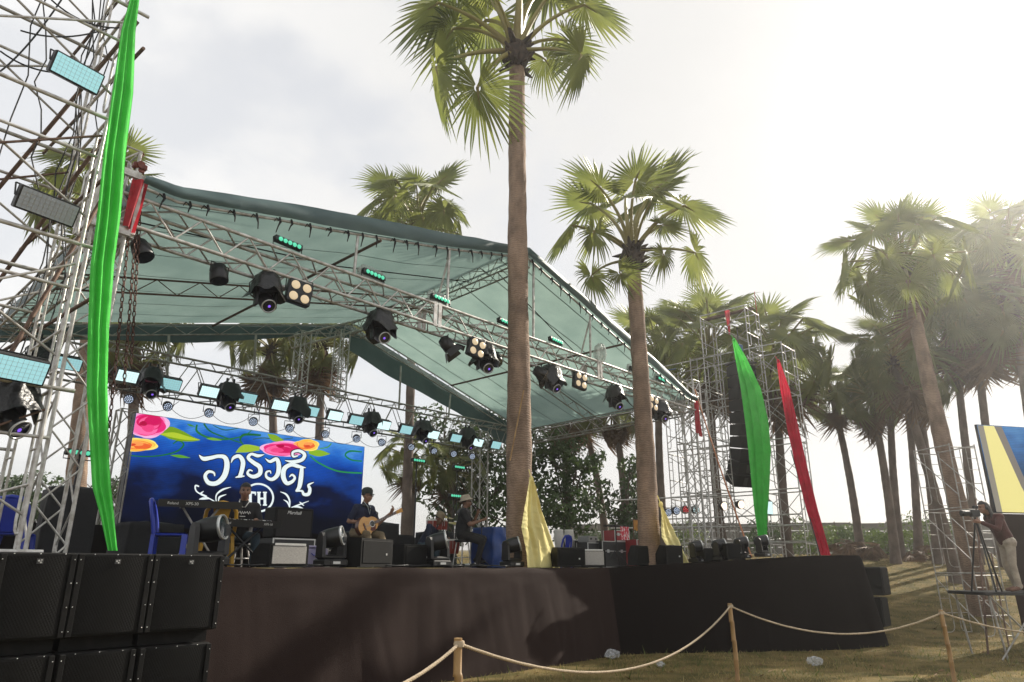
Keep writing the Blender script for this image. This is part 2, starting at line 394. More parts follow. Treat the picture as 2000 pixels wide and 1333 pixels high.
for ua, ub in ((UL, UM), (UM, UR)):
    ladder_beam(roof, 'rear_ladder_beam', (ua, VB, roofz(ua, VB) - .02), (ub, VB, roofz(ub, VB) - .02), .26, alu_b)
    vm = 13.4; ladder_beam(roof, 'mid_ladder_beam', (ua, vm, roofz(ua, vm) - .1), (ub, vm, roofz(ub, vm) - .1), .3, rust if ua == UL else alu_b)
    m_ = MB(); m_.tube([(ua + (ub - ua) * k / 16, VF, roofz(ua + (ub - ua) * k / 16, VF)) for k in range(17)], .025, 8); m_.build('edge_tube', alu, roof)
    um = (ua + ub) / 2
    m_ = MB(); m_.tube([(um, VF, roofz(um, VF) - .05), (um, VB, roofz(um, VB) - .05)], .03, 7); m_.build('rafter_tube', rust, roof)
    m_ = MB(); m_.tube([(ua + .1, 11.0, roofz(ua + .1, 11.0) - .02), (um, 11.4, roofz(um, 11.4) - .12), (ub, 11.9, roofz(ub, 11.9) - .05)], .014, 5); m_.build('ratchet_strap', blackfab, roof)
# uprights between the front truss and the edge tube
for px_, ty in ((697, 462), (876, 487), (1040, 505), (1150, 612), (1238, 685)):
    p = onv(px_, ty, 10.0); u = p.x; m_ = MB(); zt = roofz(u, VF) - .02
    m_.tube([(u, 10.0, 6.66), (u, 9.97, zt)], .028, 8)
    if px_ in (876, 1150): m_.tube([(u - .02, 10.35, 6.66), (u, 9.99, zt - .15)], .022, 8)
    m_.build('upright', alu, roof)
# cloth ties along the edge tube
for i in range(46):
    u = UL + .35 + i * (UR - UL - .7) / 45 + rng.uniform(-.08, .08); z = roofz(u, VF) - (.02 if abs(u - UM) > .2 else 0)
    m_ = MB(); x_ = rng.uniform(-.05, .05); L = rng.uniform(.13, .26)
    m_.tube([(u - .01, VF - .035, z + .05), (u + .01, VF - .04, z - .03), (u + x_ * .6, VF - .05, z - L * .5), (u + x_, VF - .03, z - L)], [.018, .022, .012, .008], 5)
    if rng.random() < .6: m_.tube([(u, VF - .04, z - .02), (u - .07, VF - .05, z + .01), (u - .10, VF - .04, z - .06)], [.014, .012, .006], 5)
    m_.build('tie', blackfab, roof)
# silver joint blocks on the front truss and king posts at the back
for px_, py in ((852, 615), (1170, 750)):
    p = onv(px_, py, 10.0); m_ = MB()
    for du in (-.1, .1):
        for dv in (-.24, .24): m_.box((p.x + du * .6, 10.2 + dv, 6.44), (.09, .03, .52), bev=.006)
    m_.build('joint_plate', alu, roof)
for px_ in (585, 662):
    p = onv(px_, 720, 16.5); box_truss(roof, 'king_post', (p.x, 16.45, 6.05), (p.x, 16.45, 7.75 if px_ < 600 else 8.1), .3, .3, alu, bay=.26, rc=.02, rl=.01)
a = onv(572, 668, 16.5); b = onv(700, 636, 16.5)
box_truss(roof, 'tie_truss', a, b, .3, .3, alu, bay=.26, rc=.02, rl=.01)
for px_, y0, y1 in ((330, 655, 745), (500, 655, 735), (783, 715, 800), (880, 770, 815)):
    a = onv(px_, y0, 16.35); b = onv(px_ - 4, y1, 16.3); m_ = MB(); m_.tube([a, b], .03, 7); m_.build('hanger_tube', alu_b, roof)

# ------------------------------------------------------------------ lattice towers
def tower(label, u, v, z0, z1, w_, m, bay=.45, rc=.026, cat='truss tower'):
    t = sthing('truss_tower', label, cat, (u, v, z0)); box_truss(t, 'lattice', (0, 0, 0), (0, 0, z1 - z0), w_, w_, m, bay=bay, rc=rc, rl=.013)
    m_ = MB(); m_.box((0, 0, .02), (w_ + .3, w_ + .3, .04), bev=.008); m_.build('base_plate', m, t); return t
tl = tower('silver lattice tower holding the near left roof corner beside the green drape', 2.72, 10.2, .02, 7.4, .42, alu)
m_ = MB()
for sx in (-1, 1):
    for sy in (-1, 1): m_.box((sx * .27, sy * .27, 6.5), (.07, .07, .95), bev=.008)
for z in (6.05, 6.95):
    for s_ in (-1, 1): m_.box((0, s_ * .27, z), (.5, .06, .1)); m_.box((s_ * .27, 0, z), (.06, .5, .1))
m_.build('sleeve_block', alu, tl)
tr_ = tower('silver lattice tower holding the far right roof corner', 19.6, 10.2, 1.0, 7.2, .42, alu)
p = onv(936, 1000, 16.2); tower('slim lattice tower behind the singer at the rear of the stage', p.x, 16.2, 1.0, 5.9, .36, alu_b)
p = onv(226, 930, 17.4); tower('dark slim lattice tower left of the big video screen', p.x, 17.4, 1.0, 5.1, .34, alu_b)
# chain hoist at the near left corner
chain_m = mat('rusty hoist chain', (.10, .045, .03), .6, .5, var=.4, scale=30)
redhoist = mat('red brown hoist body', (.20, .045, .025), .5, .2, var=.4, scale=20)
p = onv(273, 325, 10.0); q = onv(203, 880, 10.0)
ho = sthing('chain_hoist', 'rusty red chain hoist with long chains at the near left roof corner', 'hoist', (p.x, p.y, p.z))
m_ = MB(); m_.lathe([(.055, -.07), (.06, 0), (.055, .07)], 12, M4(RX(R(90)), (0, 0, 0))); m_.box((0, 0, -.01), (.19, .10, .10), bev=.02); m_.box((.02, 0, -.08), (.10, .07, .06), bev=.015); m_.build('hoist_body', redhoist, ho)
m_ = MB(); m_.tube([(0, 0, .08), (0, 0, .16), (.03, 0, .2), (0, 0, .23), (-.03, 0, .2)], .012, 6); m_.build('hook', redhoist, ho)
def chain(mb_, a, b, link=.075, r=.0085, wd=.02):
    a = Vector(a); b = Vector(b); n = int((b - a).length / link); d = (b - a).normalized(); x = d.orthogonal().normalized(); y = d.cross(x)
    for i in range(n):
        c = a + d * (i + .5) * link; s_ = x if i % 2 else y; l = link * .62
        loop = [c + s_ * (wd * math.cos(t)) + d * (l * math.sin(t)) for t in [k * math.pi / 4 for k in range(9)]]
        mb_.tube(loop, r, 4, cap=False)
for dx, e in ((-.05, (q.x - p.x + .02, -.05, q.z - p.z)), (.05, (q.x - p.x + .16, .05, q.z - p.z + 1.2)), (.02, (q.x - p.x + .10, 0, q.z - p.z + .9))):
    m_ = MB(); chain(m_, (dx, 0, -.08), e); m_.build('chain', chain_m, ho)
redc = mat('red cloth', (.62, .035, .055), .6, 0, var=.35, scale=5, bump=.3, trans=.35)
a = onv(268, 395, 9.9); m_ = MB()
m_.grid(lambda s_, t: (a.x - .12 + .22 * s_ * (1 - .35 * t), 9.88 + .05 * math.sin(s_ * 9 + t * 2), a.z + .34 - .75 * t - .1 * s_ * t), 12, 12)
tag(m_.build('red_cloth', redc), 'short red cloth tied round the near left roof corner', 'cloth').location = (0, 0, 0)
bpy.data.objects['red_cloth'].rotation_euler = (0, 0, SROT)
m_ = MB(); a = onv(1362, 815, 9.95)
m_.grid(lambda s_, t: (a.x - .12 + .26 * s_, 9.93 + .05 * math.sin(s_ * 8 + t * 2), a.z + .5 - 1.0 * t - .1 * s_ * t), 10, 10)
o = tag(m_.build('red_cloth', redc), 'small red cloth on the far right roof corner tower', 'cloth'); o.rotation_euler = (0, 0, SROT)

# ------------------------------------------------------------------ tube scaffolds
LIFT = 1.72
def frame_mesh(w_, m, r=.021):
    m_ = MB()
    for x in (0, w_): m_.tube([(x, 0, 0), (x, 0, LIFT)], r, 8)
    m_.tube([(0, 0, LIFT - .1), (w_, 0, LIFT - .1)], r, 8); m_.tube([(0, 0, .62), (w_, 0, .62)], r * .85, 8)
    for s_ in (0, 1):
        f_ = (lambda x: x) if s_ == 0 else (lambda x: w_ - x)
        m_.tube([(f_(0), 0, .12), (f_(.16), 0, .12), (f_(.24), 0, .16), (f_(.28), 0, .25), (f_(.28), 0, LIFT - .1)], r * .75, 7)
        for z in (.62, 1.0, 1.32): m_.tube([(f_(0), 0, z), (f_(.28), 0, z)], r * .6, 6)
    return m_.mesh('frame', m)
FR_W = 1.25
fr_new = frame_mesh(FR_W, alu); fr_old = frame_mesh(FR_W, alu_b)
def put(me, parent, loc, rz=0, name=None):
    o = bpy.data.objects.new(name or me.name, me); COL.objects.link(o); o.parent = parent; o.location = loc; o.rotation_euler = (0, 0, rz); return o
def one_tube(name, parent, pts, r, m, n=7):
    m_ = MB(); m_.tube(pts, r, n); return m_.build(name, m, parent)
plank_m = mat('worn scaffold plank', (.16, .085, .05), .8, 0, base2=(.08, .04, .025), scale=6, stretch=(1, 8, 8))
# right tower: three bays side by side, the middle one tallest
sc = sthing('scaffold_tower', 'tall open tube scaffold tower carrying the hanging speaker array on the right', 'scaffold', (24.2, 10.1, .75))
bays = [(-1.2, 5), (0, 6), (1.83, 6), (3.66, 5)]
for y, n in bays:
    for k in range(n): put(fr_new, sc, (0, y, k * LIFT))
for (y0, n0), (y1, n1) in zip(bays[:-1], bays[1:]):
    for k in range(min(n0, n1)):
        z = k * LIFT
        for x in (0, FR_W):
            one_tube('cross_brace', sc, [(x, y0, z + .3), (x, y1, z + LIFT - .2)], .014, alu_b, 5)
            one_tube('cross_brace', sc, [(x, y1, z + .3), (x, y0, z + LIFT - .2)], .014, alu_b, 5)
            one_tube('ledger', sc, [(x, y0, z + LIFT - .02), (x, y1, z + LIFT - .02)], .022, alu, 6)
m_ = MB(); m_.box((FR_W * .5, .9, 6 * LIFT + .02), (.25, 2.0, .05)); m_.build('plank', plank_m, sc)
one_tube('ledger', sc, [(-.3, -1.3, 2.2), (-.3, 3.9, 2.25)], .03, alu); one_tube('ledger', sc, [(-.3, -1.3, 2.55), (-.3, 3.9, 2.6)], .024, alu)
blue_tube = mat('blue painted tube', (.06, .12, .22), .5, .3, var=.4, scale=8)
for z in (7.7, 8.35): one_tube('ledger', sc, [(-.1, 3.0, z), (-2.2, 5.6, z - .5)], .03, blue_tube)
# ladder bays beside it towards the stage
sc2 = sthing('scaffold_tower', 'lower grey tube scaffold between the right roof corner and the speaker tower', 'scaffold', (22.2, 11.0, .7))
for x in (0, 1.5):
    for k in range(4 if x == 0 else 5): put(fr_old, sc2, (x, 0, k * LIFT), R(90))
for k in range(4):
    for y in (0, FR_W):
        one_tube('cross_brace', sc2, [(0, y, k * LIFT + .3), (1.5, y, k * LIFT + LIFT - .2)], .014, alu_b, 5)
        one_tube('cross_brace', sc2, [(1.5, y, k * LIFT + .3), (0, y, k * LIFT + LIFT - .2)], .014, alu_b, 5)
        one_tube('ledger', sc2, [(0, y, k * LIFT + LIFT), (1.5, y, k * LIFT + LIFT)], .022, alu_b, 6)
for a, b in (((0, -.1, 3.2), (0, 4.2, 3.3)), ((0, -.1, 2.2), (0, 4.2, 2.3))): one_tube('ledger', sc2, [a, b], .026, alu)
# left tower
scl = sthing('scaffold_tower', 'tangled silver and brown tube scaffold tower filling the upper left corner', 'scaffold', (0, 0, 0))
for u, m_f in ((2.12, fr_new), (.25, fr_new), (-1.6, fr_old)):
    for k in range(6):
        put(m_f, scl, (u, 8.72, .1 + k * LIFT), R(90))
        if 0 < u < 2: put(fr_old, scl, (u, 10.9, .1 + k * LIFT), R(90))
for k in range(6):
    z = .1 + k * LIFT
    for v, m_f in ((8.72, alu), (9.97, alu_b)):
        one_tube('ledger', scl, [(-1.7, v, z + LIFT - .06), (2.35, v, z + LIFT - .06)], .025, m_f)
        one_tube('ledger', scl, [(-1.7, v + .03, z + LIFT - .6), (2.2, v + .03, z + LIFT - .6)], .02, alu)
        one_tube('cross_brace', scl, [(.25, v, z + .3), (2.12, v, z + LIFT - .3)], .015, rust if k % 2 else alu, 6)
        one_tube('cross_brace', scl, [(2.12, v + .02, z + .3), (.25, v + .02, z + LIFT - .3)], .015, alu_b, 6)
    if k > 1: one_tube('rail', scl, [(2.3, 8.5, z + 1.0), (2.2, 12.3, z + 1.05)], .024, rust)
    one_tube('rail', scl, [(.3, 8.5, z + 1.2), (.3, 12.3, z + 1.2)], .022, alu_b)
one_tube('raker_tube', scl, [(2.2, 8.6, 8.4), (.4, 11.9, 3.2)], .026, rust)
one_tube('raker_tube', scl, [(2.3, 8.75, 7.2), (1.3, 11.5, 3.6)], .026, rust); one_tube('raker_tube', scl, [(1.2, 8.6, 2.0), (2.6, 9.6, 6.8)], .026, rust)
m_ = MB(); m_.box((-.15, 9.3, 6.78), (1.7, .28, .045)); m_.build('plank', plank_m, scl)
for i in range(7):   # dangling cables
    a = onv(rng.uniform(60, 215), -30, 9.2 + rng.uniform(-.3, .8)); L = rng.uniform(2.0, 6.0)
    pts = [(a.x + .06 * math.sin(t * 2.2 + i) + (.35 * t / 8 if i % 3 else 0), a.y + .05 * math.sin(t + i * 2), a.z - t * L / 8) for t in range(9)]
    one_tube('cable', scl, pts, .009, rubber, 5)
for a, b in (((40, 60), (215, 55)), ((0, 100), (150, 140)), ((100, 0), (235, 55)), ((0, 140), (120, 0))):
    one_tube('cable', scl, sag(onv(*a, 9.1), onv(*b, 9.1), .12), .011, rubber, 5)
# ------------------------------------------------------------------ palms
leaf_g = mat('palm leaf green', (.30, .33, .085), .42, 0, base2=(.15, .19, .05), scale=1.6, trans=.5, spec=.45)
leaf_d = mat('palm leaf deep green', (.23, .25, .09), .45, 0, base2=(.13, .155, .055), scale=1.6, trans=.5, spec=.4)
leaf_b = mat('dry palm leaf', (.20, .125, .065), .75, 0, base2=(.11, .062, .034), scale=2.0, trans=.25)
petiole_m = mat('palm petiole', (.30, .27, .085), .5, 0, base2=(.22, .17, .05), scale=2)
boot_m = mat('dark leaf bases', (.075, .05, .034), .9, 0, base2=(.035, .022, .016), scale=9, bump=.8)
def trunk_mat(name, c1, c2):
    m = mat(name, c1, .9, 0, base2=c2, scale=3.5, bump=.5, bscale=14, stretch=(1, 1, .55), detail=9)
    t = m.node_tree; b = t.nodes['Principled BSDF']
    tc = N(t, 'ShaderNodeTexCoord'); wv = N(t, 'ShaderNodeTexWave', wave_type='BANDS', bands_direction='Z')
    wv.inputs['Scale'].default_value = 6.5; wv.inputs['Distortion'].default_value = 7.0; wv.inputs['Detail'].default_value = 3.0; wv.inputs['Detail Scale'].default_value = 2.0
    t.links.new(tc.outputs['Object'], wv.inputs['Vector'])
    src = b.inputs['Base Color'].links[0].from_socket
    mx = N(t, 'ShaderNodeMix', data_type='RGBA', blend_type='MULTIPLY'); mx.inputs['Factor'].default_value = .34
    rr = N(t, 'ShaderNodeValToRGB'); rr.color_ramp.elements[0].color = (.35, .33, .32, 1); rr.color_ramp.elements[0].position = .08; rr.color_ramp.elements[1].position = .4
    t.links.new(wv.outputs['Fac'], rr.inputs['Fac']); t.links.new(src, mx.inputs['A']); t.links.new(rr.outputs[0], mx.inputs['B']); t.links.new(mx.outputs['Result'], b.inputs['Base Color'])
    bp = N(t, 'ShaderNodeBump'); bp.inputs['Strength'].default_value = .4; bp.inputs['Distance'].default_value = .015
    old = b.inputs['Normal'].links[0].from_socket; t.links.new(wv.outputs['Fac'], bp.inputs['Height']); t.links.new(old, bp.inputs['Normal']); t.links.new(bp.outputs[0], b.inputs['Normal'])
    return m
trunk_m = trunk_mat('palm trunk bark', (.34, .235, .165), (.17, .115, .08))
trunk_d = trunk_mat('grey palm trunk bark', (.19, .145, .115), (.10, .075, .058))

def leaf_mesh(seed, n=44, Lp=1.0, Rb=.64, spread=150, cup=.25, droop=.35, fold=.2, turn=20, mats=None, torn=0.):
    rg = random.Random(seed); m_ = MB()
    def pet(t): return Vector((Lp * t, 0, .10 * Lp * math.sin(math.pi * t * .8) - .06 * Lp * t * t))
    m_.tube([pet(i / 7) for i in range(8)], [.045, .036, .03, .026, .024, .022, .02, .018], 5, mi=1)
    hub = pet(1.0)
    dirx = (pet(1.0) - pet(.93)).normalized(); dirx = Quaternion((0, 1, 0), R(turn)) @ dirx
    ydir = Vector((0, 1, 0)); zdir = dirx.cross(ydir).normalized()
    sp = R(spread)
    m_.tube([hub, hub + dirx * Rb * .28 - zdir * .01], [.02, .005], 5, mi=1, cap=False)
    sag_k = rg.uniform(.8, 1.2)
    for i in range(n):
        a0 = -sp + 2 * sp * i / n; a1 = -sp + 2 * sp * (i + 1) / n; am = (a0 + a1) / 2
        rl = Rb * (1.0 - .22 * (abs(am) / sp) ** 2) * rg.uniform(.9, 1.06); split = rg.uniform(.40, .56)
        if rg.random() < torn: rl *= rg.uniform(.55, .8)
        def P(r, a, k):
            d = dirx * math.cos(a) + ydir * math.sin(a); rr = r / Rb
            p = hub + d * r + zdir * (cup * Rb * abs(math.sin(a * .5)) ** 2 * rr * .6 + k)
            p += Vector((0, 0, -1)) * (droop * sag_k * Rb * rr ** 2.2 * .55) - zdir * (fold * Rb * rr * abs(math.sin(a)) * .5)
            return p
        rid = .022 * Rb
        jit = rg.uniform(-.05, .05); tipd = rg.uniform(0, .3) * droop + (.35 if rg.random() < .12 + torn else 0)
        r1, r2 = rl * split, rl * .8
        wk = .66
        A = [P(.04, a0, 0), P(.04, am, .004), P(.04, a1, 0)]
        B = [P(r1, a0, -rid), P(r1, am, rid), P(r1, a1, -rid)]
        am2 = am + jit; h = (a1 - a0) * .5 * wk * .5
        C = [P(r2, am2 - h, -rid * .5), P(r2, am2, rid * .6), P(r2, am2 + h, -rid * .5)]
        C = [c + Vector((0, 0, -tipd * Rb * .12)) for c in C]
        T = P(rl, am + jit * 1.8, 0) + Vector((0, 0, -tipd * Rb * .42))
        m_.add(A + B + C + [T], [(0, 1, 4, 3), (1, 2, 5, 4), (3, 4, 7, 6), (4, 5, 8, 7), (6, 7, 9), (7, 8, 9)], 0)
    return m_.mesh('leaf', mats or [leaf_g, petiole_m])
LV = [leaf_mesh(11, spread=150, cup=.25, droop=.12, fold=.15, turn=8), leaf_mesh(13, spread=160, cup=.15, droop=.2, fold=.2, turn=22),
      leaf_mesh(12, spread=165, cup=.1, droop=.32, fold=.3, turn=45, torn=.05), leaf_mesh(15, spread=160, cup=.1, droop=.4, fold=.35, turn=58, torn=.08),
      leaf_mesh(14, spread=150, cup=.1, droop=.5, fold=.4, turn=75, torn=.12), leaf_mesh(16, spread=160, cup=0, droop=.4, fold=.3, turn=85, torn=.1)]
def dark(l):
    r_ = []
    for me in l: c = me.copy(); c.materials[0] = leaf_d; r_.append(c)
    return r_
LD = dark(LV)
LB = [leaf_mesh(31, n=26, spread=110, cup=-.3, droop=.9, fold=1.1, Rb=1.0, mats=[leaf_b, leaf_b], torn=.3), leaf_mesh(32, n=24, spread=85, cup=-.4, droop=.5, fold=1.4, Rb=1.0, mats=[leaf_b, leaf_b], torn=.4)]
def pick(lv, el, rg):                     # the lower the petiole, the more the blade hangs
    k = 0 if el > R(55) else 2 if el > R(15) else 4
    return lv[min(5, max(0, k + rg.choice((0, 1, 1, 0, -1))))]
def leaf_obj(me, parent, base, d, up, Lp, Rb, roll=0.0):
    """petiole starts at base and runs along d for Lp; blade radius Rb"""
    d = Vector(d).normalized(); z = (Vector(up) - d * d.dot(Vector(up)))
    z = z.normalized() if z.length > 1e-4 else d.orthogonal().normalized()
    y = z.cross(d); q = Quaternion(d, roll); y = q @ y; z = q @ z
    o = bpy.data.objects.new('leaf', me); COL.objects.link(o); o.parent = parent
    M = Matrix((d * Lp, y * Rb, z * (Lp + Rb) / 2)).transposed().to_4x4(); M.translation = base
    # petiole and blade share one scale along x, so keep it close to uniform
    s_ = (Lp + Rb) / 2; M = Matrix((d * s_, y * s_, z * s_)).transposed().to_4x4(); M.translation = base; o.matrix_local = M; return o
def trunk_part(parent, p0, p1, r0, r1, m, bend=.0, n=56, flare=1.35, k=14, seed=0):
    m_ = MB(); p0 = Vector(p0); p1 = Vector(p1); vs = []; fs = []
    side = Vector((1, .3, 0)).normalized()
    for i in range(n + 1):
        t = i / n; c = p0.lerp(p1, t) + side * bend * math.sin(math.pi * t)
        r = r0 + (r1 - r0) * t ** .8; r *= 1 + (flare - 1) * math.exp(-t * 16) + .03 * math.sin(i * 2.2 + seed) + .03 * noise.noise((seed, t * 9, 0))
        for j in range(k):
            a = 2 * math.pi * j / k; rr = r * (1 + .07 * noise.noise((math.cos(a) * 1.5 + seed, math.sin(a) * 1.5, t * 14)))
            vs.append(c + Vector((math.cos(a) * rr, math.sin(a) * rr, 0)))
    for i in range(n):
        for j in range(k):
            jj = (j + 1) % k; fs.append((i * k + j, i * k + jj, i * k + k + jj, i * k + k + j))
    m_.add(vs, fs, 0, True); return m_.build('trunk', m, parent)
def boots(parent, c, r, h, seed, m=None, n=34):
    rg = random.Random(seed); m_ = MB(); c = Vector(c)
    m_.lathe([(r * .95, -h * .55), (r * 1.35, -h * .25), (r * 1.5, .05 * h), (r * 1.2, h * .4), (r * .55, h * .75)], 12, Matrix.Translation(c))
    for i in range(n):
        a = rg.uniform(0, 6.283); z = rg.uniform(-.55, .5) * h; d = Vector((math.cos(a), math.sin(a), rg.uniform(-.3, .9))).normalized()
        b = c + Vector((math.cos(a) * r * 1.1, math.sin(a) * r * 1.1, z)); L = r * rg.uniform(.5, 1.5)
        m_.tube([b - d * .05, b + d * L * .5, b + d * L + Vector((0, 0, .1 * L))], [r * .3, r * .24, r * rg.uniform(.04, .14)], 5)
    return m_.build('leaf_bases', m or boot_m, parent)
PALMS = []
def palm(label, base, top, r0, r1, Lp, Rb, hubs=None, n=26, dead=8, seed=1, lv=None, tm=None, bend=0., group=None, nb=34):
    rg = random.Random(seed); base = Vector(base); top = Vector(top); t = thing('palm_tree', label, 'palm tree', base, 0, group); c = top - base
    trunk_part(t, (0, 0, -.1), c + Vector((0, 0, .05)), r0, r1, tm or trunk_m, bend, seed=seed)
    boots(t, c + Vector((0, 0, .1)), r1 * 1.15, r1 * 3.4, seed, n=nb); lv = lv or LV; ctr = c + Vector((0, 0, r1 * 1.6))
    if hubs:
        for hb in hubs:
            hub, rb = hb[0] - base, hb[1]; d = hub - ctr; L = d.length; st = ctr + d.normalized() * r1 * .7
            lp = (hub - st).length; up = Vector((0, 0, 1)) if abs(d.normalized().z) < .93 else Vector((rg.uniform(-1, 1), -1, 0))
            o = leaf_obj(pick(lv, math.asin(d.normalized().z), rg), t, st, d, up, lp, lp, rg.uniform(-.5, .5))
    for i in range(n):
        az = i * 2.39996 + rg.uniform(-.3, .3); f = (i + .5) / n; el = R(82 - 118 * f + rg.uniform(-9, 9))
        d = Vector((math.cos(az) * math.cos(el), math.sin(az) * math.cos(el), math.sin(el))); s_ = rg.uniform(.85, 1.12) * (.8 if f < .12 else 1)
        leaf_obj(pick(lv, el, rg), t, ctr + d * r1 * .7 - Vector((0, 0, f * r1 * 1.5)), d, (0, 0, 1) if el < 1.2 else (-d.x, -d.y, .2), Lp * s_, Rb * s_, rg.uniform(-.45, .45))
    for i in range(dead):
        az = i * 2.39996 + rg.uniform(-.4, .4); el = R(rg.uniform(-86, -58)); s_ = rg.uniform(.8, 1.1)
        d = Vector((math.cos(az) * math.cos(el), math.sin(az) * math.cos(el), math.sin(el)))
        leaf_obj(LB[rg.randrange(2)], t, ctr + Vector((math.cos(az), math.sin(az), 0)) * r1 * .9 - Vector((0, 0, r1 * 2)), d, (math.cos(az), math.sin(az), .3), Lp * s_ * .85, Rb * s_ * .85, rg.uniform(-.7, .7))
    PALMS.append(t); return t
def ph(lst, d, rg): return [(at(x, y, d + dy), 1.0) for (x, y, dy) in lst]
# two palms growing up through the stage
D1 = 14.15
palm('tall palm with a weathered trunk rising in front of the roof ridge', Vector((.155, D1, 0)), at(1009, 118, D1), .285, .185, 1.45, 1.35,
     hubs=ph([(856, 6, -.3), (886, 56, .7), (852, 132, -.6), (932, 172, -.9), (1142, 10, -.2), (1136, 108, -.7), (1064, 116, 1.1), (1112, 80, .7), (955, -30, -1.0), (1075, -35, .8),
              (900, -60, .4), (1010, -70, .9), (1105, -50, -.5), (1000, -95, -.2), (950, 40, 1.4)], D1, None), n=0, dead=0, seed=3, nb=50)
D2 = 16.0
palm('shorter palm with a full fan crown standing right of the roof', Vector((2.95, D2, 0)), at(1236, 512, D2), .27, .175, 1.3, 1.2,
     hubs=ph([(1171, 366, -.5), (1241, 352, -.7), (1283, 366, .3), (1337, 402, .2), (1115, 440, -.2), (1160, 452, -.9), (1210, 533, -.7), (1296, 497, -.8), (1358, 494, .1),
              (1276, 385, -1.0), (1155, 398, .6), (1222, 388, 1.0), (1262, 392, .9)], D2, None), n=2, dead=0, seed=5, bend=.07, nb=46)
# palms of the grove: (label, base px, crown px, distance, blade, green, dead, dark)
GR = [
 ('palm whose green crown shows above the left slope of the roof', (792, 1090), (812, 452), 27, 1.95, 28, 8, 0),
 ('dark trunked palm behind the left scaffold and green drape', (160, 1080), (205, 415), 18.5, 1.55, 26, 4, 0),
 ('palm with a low drooping crown under the left roof corner', (250, 1085), (262, 662), 23, 1.45, 26, 12, 1),
 ('left one of two brown skirted palms behind the video screen', (553, 1085), (530, 690), 29, 1.45, 24, 16, 1),
 ('right one of two brown skirted palms behind the video screen', (605, 1085), (628, 676), 28, 1.40, 24, 18, 1),
 ('young low fan palm right of the video screen', (788, 1090), (800, 905), 29, 1.00, 22, 3, 0),
 ('young fan palm behind the singer among dark trees', (880, 1090), (885, 925), 31, 1.1, 22, 4, 1),
 ('palm with a shaggy dry skirt just right of the near trunk', (1112, 1090), (1106, 800), 33, 1.4, 22, 20, 1),
 ('thin leaning palm in the gap between the two near trunks', (1188, 1095), (1135, 800), 36, 1.3, 20, 8, 1),
 ('slim palm close behind the second near trunk', (1228, 1095), (1200, 800), 34, 1.3, 20, 10, 1),
 ('palm crown right behind the second near trunk', (1300, 1095), (1286, 715), 32, 1.55, 26, 6, 0),
 ('broad palm seen through the right scaffold tower', (1415, 1095), (1385, 705), 29, 1.60, 28, 14, 0),
 ('palm beside the red drape with a heavy brown skirt', (1540, 1090), (1518, 715), 29, 1.65, 28, 16, 0),
 ('short palm with stubby crown right of the red drape', (1682, 1085), (1626, 800), 36, 1.25, 22, 8, 1),
 ('slim palm right of the red drape leaning left', (1752, 1115), (1702, 800), 33, 1.35, 24, 14, 1),
 ('slim palm twin growing close to its left neighbour', (1762, 1110), (1738, 770), 35, 1.35, 24, 14, 1),
 ('thin upright palm behind the rope barrier on the right', (1798, 1108), (1765, 750), 36, 1.4, 24, 14, 1),
 ('strongly leaning palm crossing another trunk on the right', (1868, 1130), (1745, 735), 27, 1.4, 24, 12, 1),
 ('palm with brown skirt behind the big leaning right palm', (1835, 1112), (1790, 770), 33, 1.4, 24, 16, 1),
 ('big near palm on the right leaning left with a rough trunk', (1912, 1150), (1767, 538), 20.5, 1.25, 26, 2, 0),
 ('dense palm right of the big leaning one', (1915, 1120), (1858, 640), 33, 1.5, 28, 16, 1),
 ('palm behind the right video screen with hanging dry leaves', (1965, 1115), (1905, 640), 32, 1.5, 28, 18, 1),
 ('tall palm against the glare at the right edge', (2060, 1140), (1972, 500), 31, 1.5, 28, 8, 0),
 ('palm crown above the right video screen', (2090, 1120), (1998, 640), 34, 1.5, 26, 16, 1),
 ('high palm crown in the glare right of the big leaning palm', (1960, 1120), (1885, 535), 38, 1.6, 28, 8, 0),
]
for i, (lab, b, c, d, rb, ng, nd, dk) in enumerate(GR):
    if i >= 10: rb, ng, nd = rb * (1.2 if i < 13 else 1.02 if i < 19 else 1.28 if i < 20 else 1.4), ng + 4, int(nd * .7); c = (c[0], c[1] - (22 if 13 <= i < 19 else 8))
    B = at(b[0], b[1], d); B.z = terrain(B.x, B.y); T = at(c[0], c[1], d)
    palm(lab, B, T, .30 if d < 22 else .21, .17 if d < 22 else .145, rb, rb, n=ng, dead=nd, seed=40 + i, lv=LD if dk else LV, tm=trunk_d if d > 22 else trunk_m, bend=rng.uniform(-.2, .2), group='palms of the grove', nb=16)
